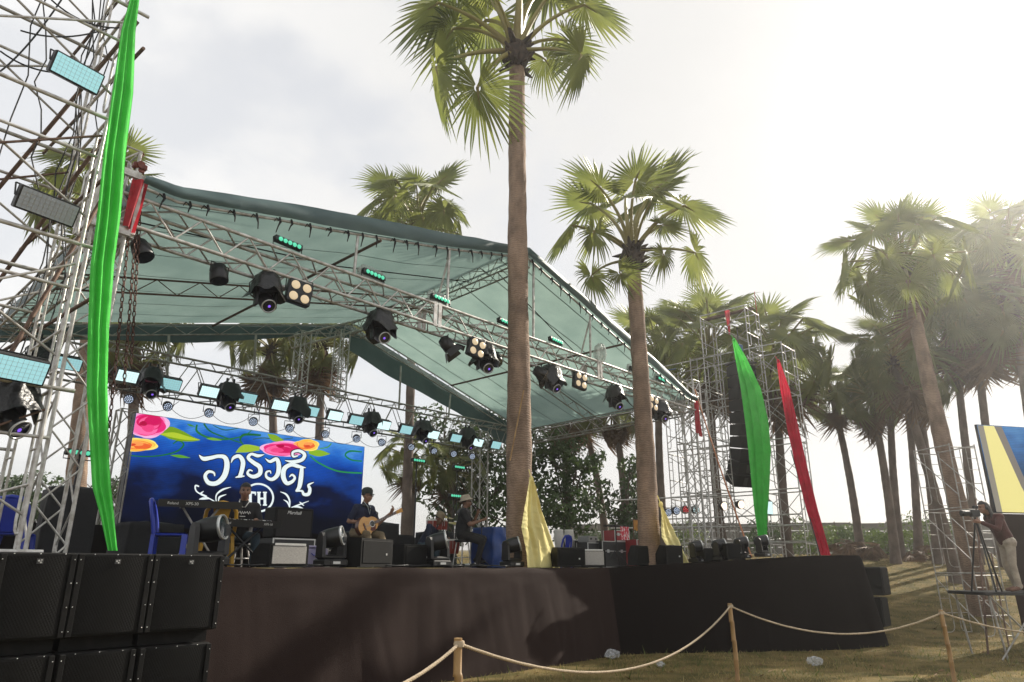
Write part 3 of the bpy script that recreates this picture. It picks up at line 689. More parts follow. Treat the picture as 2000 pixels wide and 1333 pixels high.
# ------------------------------------------------------------------ broad-leaved trees and shrubs
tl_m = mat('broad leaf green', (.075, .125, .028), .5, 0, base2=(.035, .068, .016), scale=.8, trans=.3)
tl_y = mat('yellow green shrub leaf', (.15, .20, .045), .5, 0, base2=(.075, .12, .026), scale=.8, trans=.4)  # lighter, yellower green than the broad leaf
bark_m = mat('brown branch bark', (.12, .085, .06), .9, 0, var=.4, scale=6)
def crown_mesh(rg, blobs, n, ls, gap=0.35):
    m_ = MB(); vs = []; fs = []
    tot = sum(b[1][0] * b[1][1] * b[1][2] for b in blobs)
    for c, r in blobs:
        k = int(n * r[0] * r[1] * r[2] / tot)
        for _ in range(k):
            while True:
                p = Vector((rg.uniform(-1, 1), rg.uniform(-1, 1), rg.uniform(-1, 1)))
                if .12 < p.length < 1: break
            p = p * (p.length ** -.35)
            if p.length > 1.05: p *= 1 / p.length
            q = Vector(c) + Vector((p.x * r[0], p.y * r[1], p.z * r[2]))
            if noise.noise(q * 1.1) < gap - .55 or noise.noise(q * 2.7 + Vector((5, 0, 0))) < -.18: continue
            d = (p + Vector((rg.uniform(-1, 1), rg.uniform(-1, 1), rg.uniform(-.6, .8)))).normalized(); e = d.orthogonal().normalized()
            e = Quaternion(d, rg.uniform(0, 6.28)) @ e; s_ = ls * rg.uniform(.6, 1.3); g = d.cross(e)
            o = len(vs); vs += [q - e * s_, q + g * s_ * .45 + d * s_ * .12, q + e * s_, q - g * s_ * .45 + d * s_ * .12]; fs.append((o, o + 1, o + 2, o + 3))
    m_.add(vs, fs, 0, False); return m_
def tree(label, base, h, blobs, n, ls, m, seed, group=None, name='leafy_tree', cat='tree'):
    rg = random.Random(seed); t = thing(name, label, cat, base, 0, group)
    m_ = MB(); top = Vector((0, 0, h * .55)); m_.tube([(0, 0, -.1), (.08, 0, h * .25), top], [.045 * h * .5, .035 * h * .5, .02 * h * .5], 8)
    for c, r in blobs:
        c = Vector(c); m_.tube([top * .6, top * .6 + (c - top * .6) * .5 + Vector((0, 0, .2)), c], [.018 * h * .5, .012 * h * .5, .006 * h * .5], 5)
        for _ in range(4):
            e = c + Vector((rg.uniform(-1, 1) * r[0], rg.uniform(-1, 1) * r[1], rg.uniform(-.6, .9) * r[2])); m_.tube([c * .7 + top * .18, e], [.008 * h * .5, .003 * h], 4, cap=False)
    m_.build('trunk', bark_m, t); crown_mesh(rg, blobs, n, ls).build('crown', m, t); return t
def blobs_px(base, d, lst): # (px, py, radius in metres) around the tree
    out_ = []
    for x, y, r in lst: p = at(x, y, d + rng.uniform(-.8, .8)) - base; out_.append((p, (r, r * .9, r * .85)))
    return out_
for lab, bx, d, lst, n, ls, m, sd in (
  ('big dark leafy tree behind the singer', 930, 32, [(900, 870, 1.6), (960, 850, 1.7), (860, 950, 1.3), (940, 950, 1.9), (1000, 930, 1.7), (900, 1010, 1.5), (990, 1020, 1.6), (840, 820, .9), (1040, 870, 1.4)], 12000, .13, tl_m, 1),
  ('bushy tree between the two near palm trunks', 1110, 31, [(1085, 930, 1.4), (1130, 900, 1.2), (1060, 1000, 1.5), (1120, 1000, 1.3), (1160, 960, .9), (1070, 860, 1.0), (1150, 890, .8)], 7000, .13, tl_m, 2),
  ('sparse bushy tree left of the second near trunk', 1230, 32, [(1215, 990, .9), (1245, 950, .9), (1225, 1040, .9), (1250, 1010, 1.0), (1230, 910, .6)], 3800, .12, tl_m, 3),
  ('leafy tree at the far left edge behind the scaffold', 40, 30, [(20, 980, 1.4), (70, 970, 1.3), (0, 1010, 1.4), (100, 1000, 1.0), (50, 1020, 1.4), (-40, 970, 1.6)], 8000, .12, tl_m, 4),
  ('small tree behind the screen at the left drape', 215, 30, [(205, 975, .9), (228, 960, .7), (190, 1000, .9), (225, 1005, .8)], 3200, .11, tl_m, 5),
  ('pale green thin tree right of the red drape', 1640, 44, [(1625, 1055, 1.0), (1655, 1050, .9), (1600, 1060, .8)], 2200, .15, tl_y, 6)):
    B = at(bx, 1100, d); B.z = terrain(B.x, B.y); tree(lab, B, 6 if d < 40 else 3.5, blobs_px(B, d, lst), n, ls, m, sd)
def shrub(label, px_, py, d, r, m, seed, n=1500, cat='shrub'):
    B = at(px_, py, d); B.z = terrain(B.x, B.y); rg = random.Random(seed); t = thing('shrub', label, cat, B, 0, 'shrubs along the far wall')
    bl = [(Vector((rg.uniform(-.7, .7) * r, rg.uniform(-.5, .5) * r, r * rg.uniform(.3, .9))), (r * .6, r * .6, r * .6)) for _ in range(5)]
    m_ = MB()
    for c, _ in bl: m_.tube([(0, 0, -.05), c * .5 + Vector((0, 0, .1)), c], [.03, .02, .008], 4)
    m_.build('stems', bark_m, t); crown_mesh(rg, bl, n, .085, .3).build('foliage', m, t)
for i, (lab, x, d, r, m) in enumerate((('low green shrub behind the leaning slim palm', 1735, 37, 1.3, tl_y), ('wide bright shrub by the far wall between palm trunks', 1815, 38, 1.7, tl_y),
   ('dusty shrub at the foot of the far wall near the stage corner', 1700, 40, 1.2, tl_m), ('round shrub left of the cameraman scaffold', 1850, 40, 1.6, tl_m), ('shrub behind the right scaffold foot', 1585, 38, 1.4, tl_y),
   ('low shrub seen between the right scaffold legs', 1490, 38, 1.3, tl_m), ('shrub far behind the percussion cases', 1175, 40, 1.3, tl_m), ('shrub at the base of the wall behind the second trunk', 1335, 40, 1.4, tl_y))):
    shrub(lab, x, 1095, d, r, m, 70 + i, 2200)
# heap of dry fronds at the palm feet
for i, (lab, x, y, d) in enumerate((('heap of dry fronds behind the stage corner', 1700, 1090, 35), ('heap of dry fronds at the wall between palm trunks', 1830, 1100, 34), ('heap of dry fronds left of the twin palms', 1655, 1085, 38))):
    B = at(x, y, d); B.z = terrain(B.x, B.y); t = thing('dry_frond_heap', lab, 'frond heap', B, 0, 'heaps of dry fronds')
    for k in range(16):
        az = rng.uniform(0, 6.28); e = R(rng.uniform(-5, 30)); dv = Vector((math.cos(az) * math.cos(e), math.sin(az) * math.cos(e), math.sin(e)))
        leaf_obj(LB[k % 2], t, Vector((rng.uniform(-.7, .7), rng.uniform(-.5, .5), rng.uniform(.15, .5))), dv, (0, 0, 1), .7, .7, rng.uniform(-1, 1))
# far wall of concrete panels
wall_m = mat('weathered concrete wall', (.20, .185, .16), .9, 0, base2=(.12, .11, .095), scale=1.2, bump=.4, bscale=12)
wl = thing('boundary_wall', 'long low weathered concrete panel wall at the far end of the grounds', 'wall', (0, 0, 0))
a = at(1100, 1085, 52); b = at(2300, 1060, 46); n = 16
for i in range(n):
    p, q = a.lerp(b, i / n), a.lerp(b, (i + 1) / n); g0 = terrain(p.x, p.y) - .1; hgt = 2.15 + .04 * math.sin(i * 2.1); c = (p + q) / 2; d = q - p
    ang = math.atan2(d.y, d.x); L = Vector((d.x, d.y)).length
    for k in range(4):
        m_ = MB(); m_.box((0, 0, 0), (L - .16, .07, hgt / 4 - .025), bev=.012); m_.build('panel', wall_m, wl, (c.x, c.y, g0 + hgt / 4 * (k + .5)), (0, 0, ang))
    m_ = MB(); m_.box((0, 0, hgt / 2), (.16, .16, hgt + .08), bev=.015); m_.build('post', wall_m, wl, (p.x, p.y, g0), (0, 0, ang))
# ------------------------------------------------------------------ stage lamps
def emis(name, c, s_): return mat(name, tuple(x * .5 for x in c), .4, 0, emit=c, estr=s_)
em_green = emis('green led lens', (.10, .62, .38), .75); em_cyan = emis('cyan strobe face', (.36, .68, .72), .62); em_white = emis('pale strobe face', (.66, .90, .90), .85)
em_warm = emis('warm lamp lens', (1.0, .78, .50), .35); em_violet = emis('violet lens glow', (.22, .10, .75), .8); em_dots = emis('small white led', (.62, .74, .95), .8)
em_red = emis('red led', (.85, .10, .10), .8); em_warm2 = emis('bright warm lamp', (1.0, .80, .62), 1.3)
lamp_body = mat('black lamp housing', (.009, .009, .010), .4, 0, var=.3, scale=18)
def aim(o, d): o.rotation_euler = frame_to(d).to_euler(); return o
def hang_mover(label, uvz, yaw, group, hood_s=1.0, tilt=35):
    t = sthing('moving_head_light', label, 'stage light', uvz, yaw, group); rg = random.Random(int(uvz[0] * 100))
    m_ = MB(); n = 28
    prof = [(.10, .06), (.17, .03), (.21, -.10), (.23, -.22), (.29, -.33)]
    vs = []; fs = []
    for i, (r, z) in enumerate(prof):
        for j in range(n):
            a = 2 * math.pi * j / n; rr = r * hood_s * (1 + (.07 * math.sin(a * 5 + rg.random()) + .10 * noise.noise((math.cos(a) * 2, math.sin(a) * 2, i + uvz[0]))) * (i + 1) / 4)
            vs.append((rr * math.cos(a), rr * math.sin(a), z + (.06 * noise.noise((math.cos(a) * 1.6, math.sin(a) * 1.6, uvz[0])) * i)))
    for i in range(len(prof) - 1):
        for j in range(n): jj = (j + 1) % n; fs.append((i * n + j, i * n + jj, i * n + n + jj, i * n + n + j))
    fs.append(tuple(range(n))); m_.add(vs, fs, 0, True); m_.build('rain_hood', hood, t)
    m_ = MB()
    for s_ in (-1, 1): m_.box((s_ * .155, 0, -.36), (.045, .12, .34), bev=.015)
    m_.box((0, 0, -.2), (.34, .18, .06)); m_.build('yoke', lamp_body, t)
    d = Vector((0, -math.cos(R(tilt)), -math.sin(R(tilt)))); Q = frame_to(d); c = Vector((0, -.02, -.42))
    h = MB(); h.lathe([(.04, -.2), (.10, -.17), (.125, -.06), (.125, .1), (.112, .17), (.112, .195)], 20, M4(Q, c)); ho_ = h.build('lamp_head', lamp_body, t)
    h = MB(); h.lathe([(.098, .196), (.116, .196), (.116, .214), (.098, .214), (.098, .196)], 20, M4(Q, c), caps=False); h.build('lens_ring', ring, ho_)
    h = MB(); h.lathe([(.0005, .203), (.098, .203)], 20, M4(Q, c), caps=False); h.build('lens', glass_lens, ho_)
    h = MB(); h.ball(c + Q @ Vector((rg.uniform(-.02, .03), rg.uniform(-.02, .02), .206)), (.024, .024, .012), Q, 8); h.build('lens_glow', em_violet, ho_)
    m_ = MB(); m_.tube([(-.16, .02, .0), (-.30, -.03, -.18), (-.27, 0, -.34), (-.14, 0, -.42)], .010, 5); m_.build('cable', rubber, t)
    m_ = MB()
    for s_ in (-1, 1): m_ = MB(); m_.box((s_ * .08, 0, .10), (.04, .06, .14), bev=.01); m_.build('clamp', blacksteel, t)
    return t
def led_bar(label, uvz, yaw, group, n=5, wrapped=False, tilt=8, nm='led_bar'):
    t = sthing(nm, label, 'led bar', uvz, yaw, group); L = n * .092 + .08
    m_ = MB(); m_.box((0, .03, .12), (L, .10, .11), RX(R(-tilt)), bev=.012)
    for s_ in (-1, 1): m_.tube([(s_ * (L / 2 + .012), .03, .12), (s_ * (L / 2 + .012), .03, .0), (0, .03, -.01)], .01, 5)
    m_.build('housing', lamp_body, t)
    for i in range(n):
        x = (i - (n - 1) / 2) * .092; m_ = MB(); m_.lathe([(.030, 0), (.040, .006), (.034, .02), (.012, .028), (.0005, .03)], 14, M4(RX(R(90 - 0)), (x, -.022, .115))); m_.build('lens', em_green, t)
    if wrapped:
        m_ = MB(); rg = random.Random(int(uvz[0] * 37))
        def fn(a, b):
            th_ = 2 * math.pi * a; ph_ = math.pi * (.12 + .80 * b); r = 1 + .22 * noise.noise((math.cos(th_) * 3, math.sin(th_) * 3, b * 5 + uvz[0])) + .1 * noise.noise((math.cos(th_) * 8, math.sin(th_) * 8, b * 11))
            return (L * .60 * math.sin(ph_) ** .5 * math.cos(th_) * r, .06 + .12 * math.sin(ph_) ** .5 * math.sin(th_) * r * (1 if math.sin(th_) > 0 else .3), .12 + .16 * math.cos(ph_) * r)
        m_.grid(fn, 28, 14, smooth=False); m_.build('plastic_wrap', clearfilm, t)
    return t
def blinder(label, uvz, yaw, group, roll=.12):
    t = sthing('blinder_light', label, 'stage light', uvz, yaw, group)
    m_ = MB(); m_.box((0, 0, -.25), (.42, .13, .42), RY(roll), bev=.02); m_.build('housing', lamp_body, t)
    Q = RY(roll)
    for i in (-1, 1):
        for k in (-1, 1):
            p = Vector((0, 0, -.25)) + Q @ Vector((i * .1, -.066, k * .1)); m_ = MB(); m_.lathe([(.074, 0), (.076, .008), (.05, .014), (.0005, .02)], 16, M4(Q @ RX(R(90)), p)); m_.build('lens', em_warm, t)
            m_ = MB()
    m_ = MB(); m_.tube([(-.23, 0, -.25), (-.23, 0, -.01), (.23, 0, -.01), (.23, 0, -.25)], .013, 5); m_.build('yoke', blacksteel, t); return t
def par_can(label, uvz, yaw, group, tilt=55, r=.13, L=.3, face=None, lens_m=None, name='par_light', dots=None, up=0.0, barn=False):
    t = sthing(name, label, 'stage light', uvz, yaw, group); d = Vector((0, -math.cos(R(tilt)), -math.sin(R(tilt)))); Q = frame_to(d); c = Vector((0, 0, -.2 + up))
    m_ = MB(); m_.lathe([(r * .35, -L * .6), (r * .8, -L * .5), (r * .98, -L * .1), (r, L * .4), (r * .96, L * .42)], 18, M4(Q, c)); b = m_.build('can', lamp_body, t)
    m_ = MB(); x = Q @ Vector((1, 0, 0)); m_.tube([c + x * (r + .02), c + x * (r + .02) + Vector((0, 0, .17)), c - x * (r + .02) + Vector((0, 0, .17)), c - x * (r + .02)], .011, 5); m_.build('yoke', blacksteel, t)
    m_ = MB(); m_.lathe([(.0005, L * .425), (r * .9, L * .425)], 18, M4(Q, c), caps=False); m_.build('lens', lens_m or glass_lens, b)
    if dots:
        m_ = MB(); pts = [(0, 0)] + [(r * .36 * math.cos(a), r * .36 * math.sin(a)) for a in [k * math.pi / 3 for k in range(6)]] + [(r * .7 * math.cos(a), r * .7 * math.sin(a)) for a in [k * math.pi / 6 for k in range(12)]]
        for px_, py in pts: m_.lathe([(r * .115, L * .43), (r * .09, L * .44)], 7, M4(Q, c + Q @ Vector((px_, py, 0))))
        tag(m_.build('led_dots', dots, b), kind='stuff')
    if barn:
        m_ = MB()
        for k in range(4):
            q4 = Q @ RZ(k * math.pi / 2); e = [Vector((-r * .9, r, L * .42)), Vector((r * .9, r, L * .42)), Vector((r * 1.2, r * 1.6, L * .95)), Vector((-r * 1.2, r * 1.6, L * .95))]
            m_.add([c + q4 @ p for p in e] + [c + q4 @ (p + Vector((0, .006, 0))) for p in e], [(0, 1, 2, 3), (7, 6, 5, 4), (0, 4, 5, 1), (1, 5, 6, 2), (2, 6, 7, 3), (3, 7, 4, 0)])
        m_.build('barn_doors', blacksteel, b)
    return t
def strobe(label, uvz, yaw, group, w_=.40, h_=.26, tilt=28, face=None, name='strobe_panel', cells=True, roll=0.):
    t = sthing(name, label, 'strobe light', uvz, yaw, group); Q = RY(roll) @ RX(R(-tilt + 90) - R(90)) ; c = Vector((0, -.05, -h_ / 2))
    Q = RY(roll) @ RX(R(tilt))
    m_ = MB(); m_.box(c, (w_, .10, h_), Q, bev=.012); b = m_.build('housing', blacksteel, t)
    m_ = MB(); e = [Vector((sx * (w_ / 2 - .02), -.054, sz * (h_ / 2 - .02))) for sx, sz in ((-1, -1), (1, -1), (1, 1), (-1, 1))]; m_.add([c + Q @ p for p in e], [(0, 1, 2, 3)]); m_.build('face', face or em_cyan, b)
    if cells:
        m_ = MB()
        n = int(w_ / .05)
        for i in range(1, n): x = -w_ / 2 + .02 + (w_ - .04) * i / n; m_.box(c + Q @ Vector((x, -.057, 0)), (.002, .004, h_ - .04), Q)
        n = int(h_ / .05)
        for i in range(1, n): z = -h_ / 2 + .02 + (h_ - .04) * i / n; m_.box(c + Q @ Vector((0, -.0565, z)), (w_ - .04, .004, .002), Q)
        m_.build('guard_grid', ring, b)
    m_ = MB()
    for s_ in (-1, 1): m_.tube([c + Vector((s_ * (w_ / 2 + .012), 0, 0)), Vector((s_ * (w_ / 2 + .012), 0, .03))], .010, 5)
    m_.tube([(-w_ / 2 - .012, 0, .03), (w_ / 2 + .012, 0, .03)], .010, 5); m_.build('bracket', blacksteel, t); return t
G1, G2 = 'lamps on the front roof truss', 'lamps on the rear truss'
zb = 6.20
def ft_u(px_): return onv(px_, 640, 10.0).x
def front_u(px_, py): p = onv(px_, py, 10.05); return p
for i, (x, y) in enumerate(((527, 540), (747, 620), (950, 690), (1080, 735), (1204, 775), (1292, 800))):
    u = front_u(x, y).x; hang_mover(ORD[i].capitalize() + ' hooded moving head from the left under the front roof truss', (u, 10.1, 6.14), rng.uniform(-.5, -.1), G1, 1.15, tilt=rng.uniform(25, 45))
for i, (x, y) in enumerate(((580, 565), (925, 685), (1128, 752), (1270, 800))):
    u = front_u(x, y).x; blinder(ORD[i].capitalize() + ' four lamp blinder from the left under the front roof truss', (u, 9.98, 6.24), -.15, G1, rng.uniform(.1, .25))
for i, (x, y, w_) in enumerate(((561, 472, 0), (727, 536, 1), (857, 590, 1), (985, 637, 0), (1083, 677, 0), (1237, 737, 1), (1288, 754, 1))):
    u = front_u(x, y).x; led_bar(ORD[i].capitalize() + ' green led bar from the left on top of the front roof truss', (u, 9.98, 6.70 if not w_ else 6.69), .1, G1, wrapped=bool(w_))
p = front_u(1170, 712); m_ = MB()
def fnw(a, b):
    th_ = 2 * math.pi * a; ph_ = math.pi * (.06 + .88 * b); r = 1 + .25 * noise.noise((math.cos(th_) * 2, math.sin(th_) * 2, b * 4)) + .1 * noise.noise((math.cos(th_) * 7, math.sin(th_) * 7, b * 9))
    return (.2 * math.sin(ph_) * math.cos(th_) * r, .14 * math.sin(ph_) * math.sin(th_) * r, .22 - .26 * math.cos(ph_ + math.pi) * -r)
m_.grid(fnw, 26, 16, smooth=False); o = tag(m_.build('wrapped_lamp', clearfilm), 'lamp bundled whole in crumpled clear plastic above the front truss joint', 'stage light'); o.location = S(p.x, 10.0, 6.72); o.rotation_euler = (0, 0, SROT)
for lab, x, y, tl_, yw, brn in (('black round can lamp at the near left end of the front truss', 287, 462, 60, .6, 0), ('round black can lamp with yoke, second from the left end of the front truss', 434, 528, 75, .2, 0),
    ('barn door spotlight tipped down beside the truss joint plate', 880, 672, 50, .9, 1), ('dark tilted can lamp left of the near palm trunk', 975, 700, 50, -.6, 0), ('slanted lamp with a pale front right of the near palm trunk', 1062, 735, 30, .9, 0)):
    u = front_u(x, y).x; par_can(lab, (u, 10.15, 6.16), yw, G1, tilt=tl_, r=.14, L=.30, barn=bool(brn), lens_m=em_warm if x == 1062 else None)
# rear truss
def rear(px_, py, v=15.66): return onv(px_, py, v)
for i, (x, y) in enumerate(((85, 690), (295, 745), (445, 773), (577, 800), (720, 829), (820, 845), (908, 860))):
    p = rear(x, y - 18); hang_mover(ORD[i].capitalize() + ' hooded moving head from the left on the rear truss', (p.x, 15.55, p.z), rng.uniform(-.2, .1), G2, 1.2, tilt=40)
for i, (x, y) in enumerate(((136, 708), (248, 733), (333, 749), (407, 764), (482, 777), (545, 791), (605, 803), (652, 812), (693, 821), (747, 831), (790, 840), (843, 850), (887, 857), (930, 866), (965, 871))):
    p = rear(x, y - 10, 15.5); strobe(ORD[i].capitalize() + ' bright strobe panel from the left on the rear truss', (p.x, 15.5, p.z), 0, G2, .44, .27, face=em_white if i % 2 else em_cyan, cells=i < 6)
for i, (x, y) in enumerate(((251, 779), (327, 793), (408, 806), (495, 823), (565, 836), (634, 848), (696, 856), (745, 864), (802, 873), (846, 880), (885, 886), (921, 891))):
    p = rear(x, y, 15.9); t = par_can(ORD[i].capitalize() + ' small led can from the left dangling below the rear truss', (p.x, 15.9, p.z + .2), -.35 + rng.uniform(-.2, .2), G2, tilt=20 + rng.uniform(-8, 8), r=.105, L=.2, dots=em_dots)
    m_ = MB(); m_.tube([(0, 0, -.03), (0, 0, max(.1, 5.31 - p.z - .2))], .012, 5); m_.build('drop_pipe', blacksteel, t)
    if i < 11:
        m_ = MB(); m_.tube(sag((0, .05, -.15), (1.0, .05, -.12), .28, 10), .006, 4); m_.build('cable', rubber, t)
# left scaffold flood panels
for lab, x, y, v, fc, w_ in (('cyan lit flood panel high on the left scaffold', 149, 128, 8.6, em_cyan, .56), ('unlit grey flood panel in the middle of the left scaffold', 92, 385, 8.65, mat('unlit panel face', (.40, .45, .52), .35), .62), ('cyan lit flood panel low at the left picture edge', 28, 695, 8.55, em_cyan, .62)):
    p = onv(x, y, v); strobe(lab, (p.x, v, p.z), .15, 'flood panels on the left scaffold', w_, .27, tilt=24, face=fc, name='flood_panel')
p = onv(30, 745, 8.9); hang_mover('bulky black moving head under the flood panel at the left edge', (p.x, 8.9, p.z), .6, None, 1.1)
# led bars on stands in the background
for lab, x, y, v in (('green led bar on a tall stand right of the video screen', 818, 901, 16.9), ('green led bar hanging in front of the dark tree', 897, 914, 17.3), ('low green led bar right above the singer hat', 890, 970, 16.8), ('green led bar just left of the green drape', 160, 887, 14.5)):
    p = onv(x, y, v); t = led_bar(lab, (p.x, v, p.z - .1), 0, 'green led bars at the back of the stage'); m_ = MB(); m_.tube([(0, .1, .1), (0, .1, DECK - p.z + .1)], .018, 6); m_.box((0, .1, DECK - p.z + .11), (.4, .4, .02)); m_.build('stand', blacksteel, t)
# lamps on the right scaffold rail
for lab, x, y, em, dt in (('pale led can at the left end of the right scaffold rail', 1303, 1001, None, em_dots), ('blue white led can second on the right scaffold rail', 1319, 998, None, em_dots), ('red led can on the right scaffold rail', 1337, 996, None, em_red), ('four dot white led can on the right scaffold rail', 1357, 996, None, em_white),
     ('lit warm lamp on the right scaffold rail', 1412, 989, em_warm2, None), ('brightest warm lamp on the right scaffold rail', 1445, 986, em_warm2, None)):
    p = onu(x, y, 23.8); par_can(lab, (23.8, p.y, p.z + .2), -.5, 'lamps on the right scaffold rail', tilt=5, r=.15, L=.22, dots=dt, lens_m=em)
p = onu(1497, 985, 23.8); strobe('small cyan panel beside the right green drape', (23.8, p.y, p.z + .1), -.3, None, .35, .45, tilt=5, face=em_white)

# ------------------------------------------------------------------ floor moving heads
def floor_mover(label, px_, v, yaw, pan, tilt, s_=1.0, group='moving heads along the stage edge', z=None, u=None):
    p = onv(px_, 1105, v); u = p.x if u is None else u; z = deckz(u, v) if z is None else z
    t = sthing('moving_head_light', label, 'stage light', (u, v, z), yaw, group); t.scale = (s_,) * 3
    m_ = MB(); m_.box((0, 0, .055), (.40, .30, .10), bev=.02); m_.box((0, -.145, .055), (.2, .02, .05)); b = m_.build('base', lamp_body, t)
    m_ = MB(); m_.box((0, -.158, .055), (.12, .004, .035)); m_.build('display', ring, b)
    m_ = MB()
    for k in (-1, 1): m_.prism([(-.09, .13), (.09, .13), (.07, .42), (.03, .47), (-.03, .47), (-.07, .42)], k * .15, k * .205, axis='x')
    m_.box((0, 0, .135), (.40, .18, .06), bev=.02); m_.build('yoke', lamp_body, t)
    d = Vector((math.sin(pan) * math.cos(tilt), -math.cos(pan) * math.cos(tilt), math.sin(tilt))); Q = frame_to(d); c = Vector((0, 0, .40))
    h = MB(); h.lathe([(.06, -.19), (.115, -.16), (.138, -.05), (.142, .08), (.136, .14)], 22, M4(Q, c)); hd = h.build('lamp_head', lamp_body, t)
    h = MB(); h.lathe([(.126, .13), (.142, .13), (.142, .160), (.126, .160), (.126, .13)], 22, M4(Q, c), caps=False); h.build('lens_ring', ring, hd)
    h = MB(); h.lathe([(.0005, .152), (.06, .148), (.126, .14)], 22, M4(Q, c), caps=False); h.build('lens', mat('blue grey lens', (.012, .025, .035), .05, 0, coat=.5), hd)
    return t
FM = [('big moving head on the stage edge beside the blue chair', 402, 9.0, .7, R(10), 1.12), ('moving head with a ringed lens left of the big monitor speaker', 645, 9.0, .75, R(12), 1.0), ('moving head with a bright ringed lens below the singer', 853, 9.05, .8, R(12), 1.0), ('moving head at the foot of the near palm trunk', 1000, 9.0, .8, R(14), .95)]
for lab, x, v, pan, tl_, s_ in FM: floor_mover(lab, x, v, 0, pan, tl_, s_)
for i, (x, v) in enumerate(((1362, 8.1), (1408, 7.7), (1452, 7.3), (1492, 7.0))):
    floor_mover(ORD[i].capitalize() + ' from the left of the four moving heads on the right stage wing', x, v, 0, .8, R(10), .88)
# ------------------------------------------------------------------ speakers
grille_m = mat('black speaker grille', (.006, .006, .006), .7, 0, spec=.15)
box_m = mat('black speaker cabinet', (.0075, .0073, .007), .65, 0, base2=(.016, .0145, .013), scale=5, bump=.15, bscale=60, fac=(.25, .45), spec=.18)
badge_m = mat('silver badge', (.55, .55, .53), .35, .5)
screw_m = mat('bright screw heads', (.6, .6, .6), .3, .8)
def perf_mat():
    m = bpy.data.materials.new('perforated speaker grille'); m.use_nodes = True; t = m.node_tree; b = t.nodes['Principled BSDF']
    tc = N(t, 'ShaderNodeTexCoord'); mp_ = N(t, 'ShaderNodeMapping'); mp_.inputs['Scale'].default_value = (46, 46, 46); mp_.inputs['Rotation'].default_value = (0, R(30), 0)
    vo = N(t, 'ShaderNodeTexVoronoi'); vo.inputs['Randomness'].default_value = 0.0; vo.inputs['Scale'].default_value = 1.0
    t.links.new(tc.outputs['Object'], mp_.inputs['Vector']); t.links.new(mp_.outputs[0], vo.inputs['Vector'])
    r = N(t, 'ShaderNodeValToRGB'); r.color_ramp.elements[0].position = .36; r.color_ramp.elements[1].position = .48
    r.color_ramp.elements[0].color = (.004, .004, .004, 1); r.color_ramp.elements[1].color = (.0045, .0043, .0040, 1)
    t.links.new(vo.outputs['Distance'], r.inputs['Fac']); t.links.new(r.outputs[0], b.inputs['Base Color']); b.inputs['Roughness'].default_value = .5; b.inputs['Specular IOR Level'].default_value = .14
    bp = N(t, 'ShaderNodeBump'); bp.inputs['Strength'].default_value = .6; bp.inputs['Distance'].default_value = .006; t.links.new(vo.outputs['Distance'], bp.inputs['Height']); t.links.new(bp.outputs[0], b.inputs['Normal']); return m
perf = perf_mat()
def sub(label, u0, u1, v, z0, z1, rz):
    w_ = (u1 - u0) - .012; h_ = z1 - z0; t = sthing('subwoofer', label, 'subwoofer', ((u0 + u1) / 2, v, z0), rz, 'subwoofers stacked before the stage')
    m_ = MB(); m_.box((0, .41, h_ / 2), (w_, .80, h_), bev=.012); m_.build('cabinet', box_m, t)
    m_ = MB(); n = 24
    m_.grid(lambda a, b: ((a - .5) * (w_ - .10), -.004 - .028 * math.sin(math.pi * a) ** .7, .03 + b * (h_ - .06)), n, 6); m_.build('grille', perf, t)
    m_ = MB()
    for s_ in (-1, 1): m_ = MB(); m_.box((s_ * (w_ / 2 - .026), -.008, h_ / 2), (.046, .022, h_ - .02), bev=.005); m_.build('edge_rail', box_m, t)
    m_ = MB()
    for s_ in (-1, 1):
        for k in range(4): m_.ball((s_ * (w_ / 2 - .018), -.021, .06 + (h_ - .12) * k / 3), .0055, n=6)
    for k in range(3): m_.ball((-.2 + k * .2, -.012, h_ - .012), .0055, n=6)
    tag(m_.build('screws', screw_m, t), kind='stuff')
    if z0 > .6:
        m_ = MB(); m_.box((.0, -.036, h_ - .075), (.05, .006, .044)); bd = m_.build('badge', mat('dark badge', (.05, .05, .05), .4), t)
        m_ = MB()
        for x, z, r in ((-.010, .004, .008), (.010, .010, .006), (.006, -.010, .007)): m_.lathe([(r, 0), (r, .004)], 10, M4(RX(R(90)), (x, -.039, h_ - .075 + z)))
        m_.build('badge_dots', badge_m, bd)
    return t
SU = [1.02, 1.70, 2.31, 2.99, 3.72]
for i in range(4):
    wh = ['at the picture edge', 'at the far left', 'in the middle', 'nearest the brown skirt'][i]
    sub('upper black subwoofer ' + wh + ' of the row before the stage', SU[i], SU[i + 1], 7.5, 1.0, 1.735, 0)
    sub('lower black subwoofer ' + wh + ' of the row before the stage', SU[i] - .01, SU[i + 1] - .03, 7.5, .13, .88, 0)
    m_ = MB(); m_.box((0, 0, 0), (SU[i + 1] - SU[i] - .05, .6, .11)); 
    o = tag(m_.build('spacer_board', box_m), 'dark spacer board under the upper subwoofer ' + wh, 'board', 'boards between the subwoofers'); o.location = S((SU[i] + SU[i + 1]) / 2, 7.95, .94); o.rotation_euler = (0, 0, SROT)
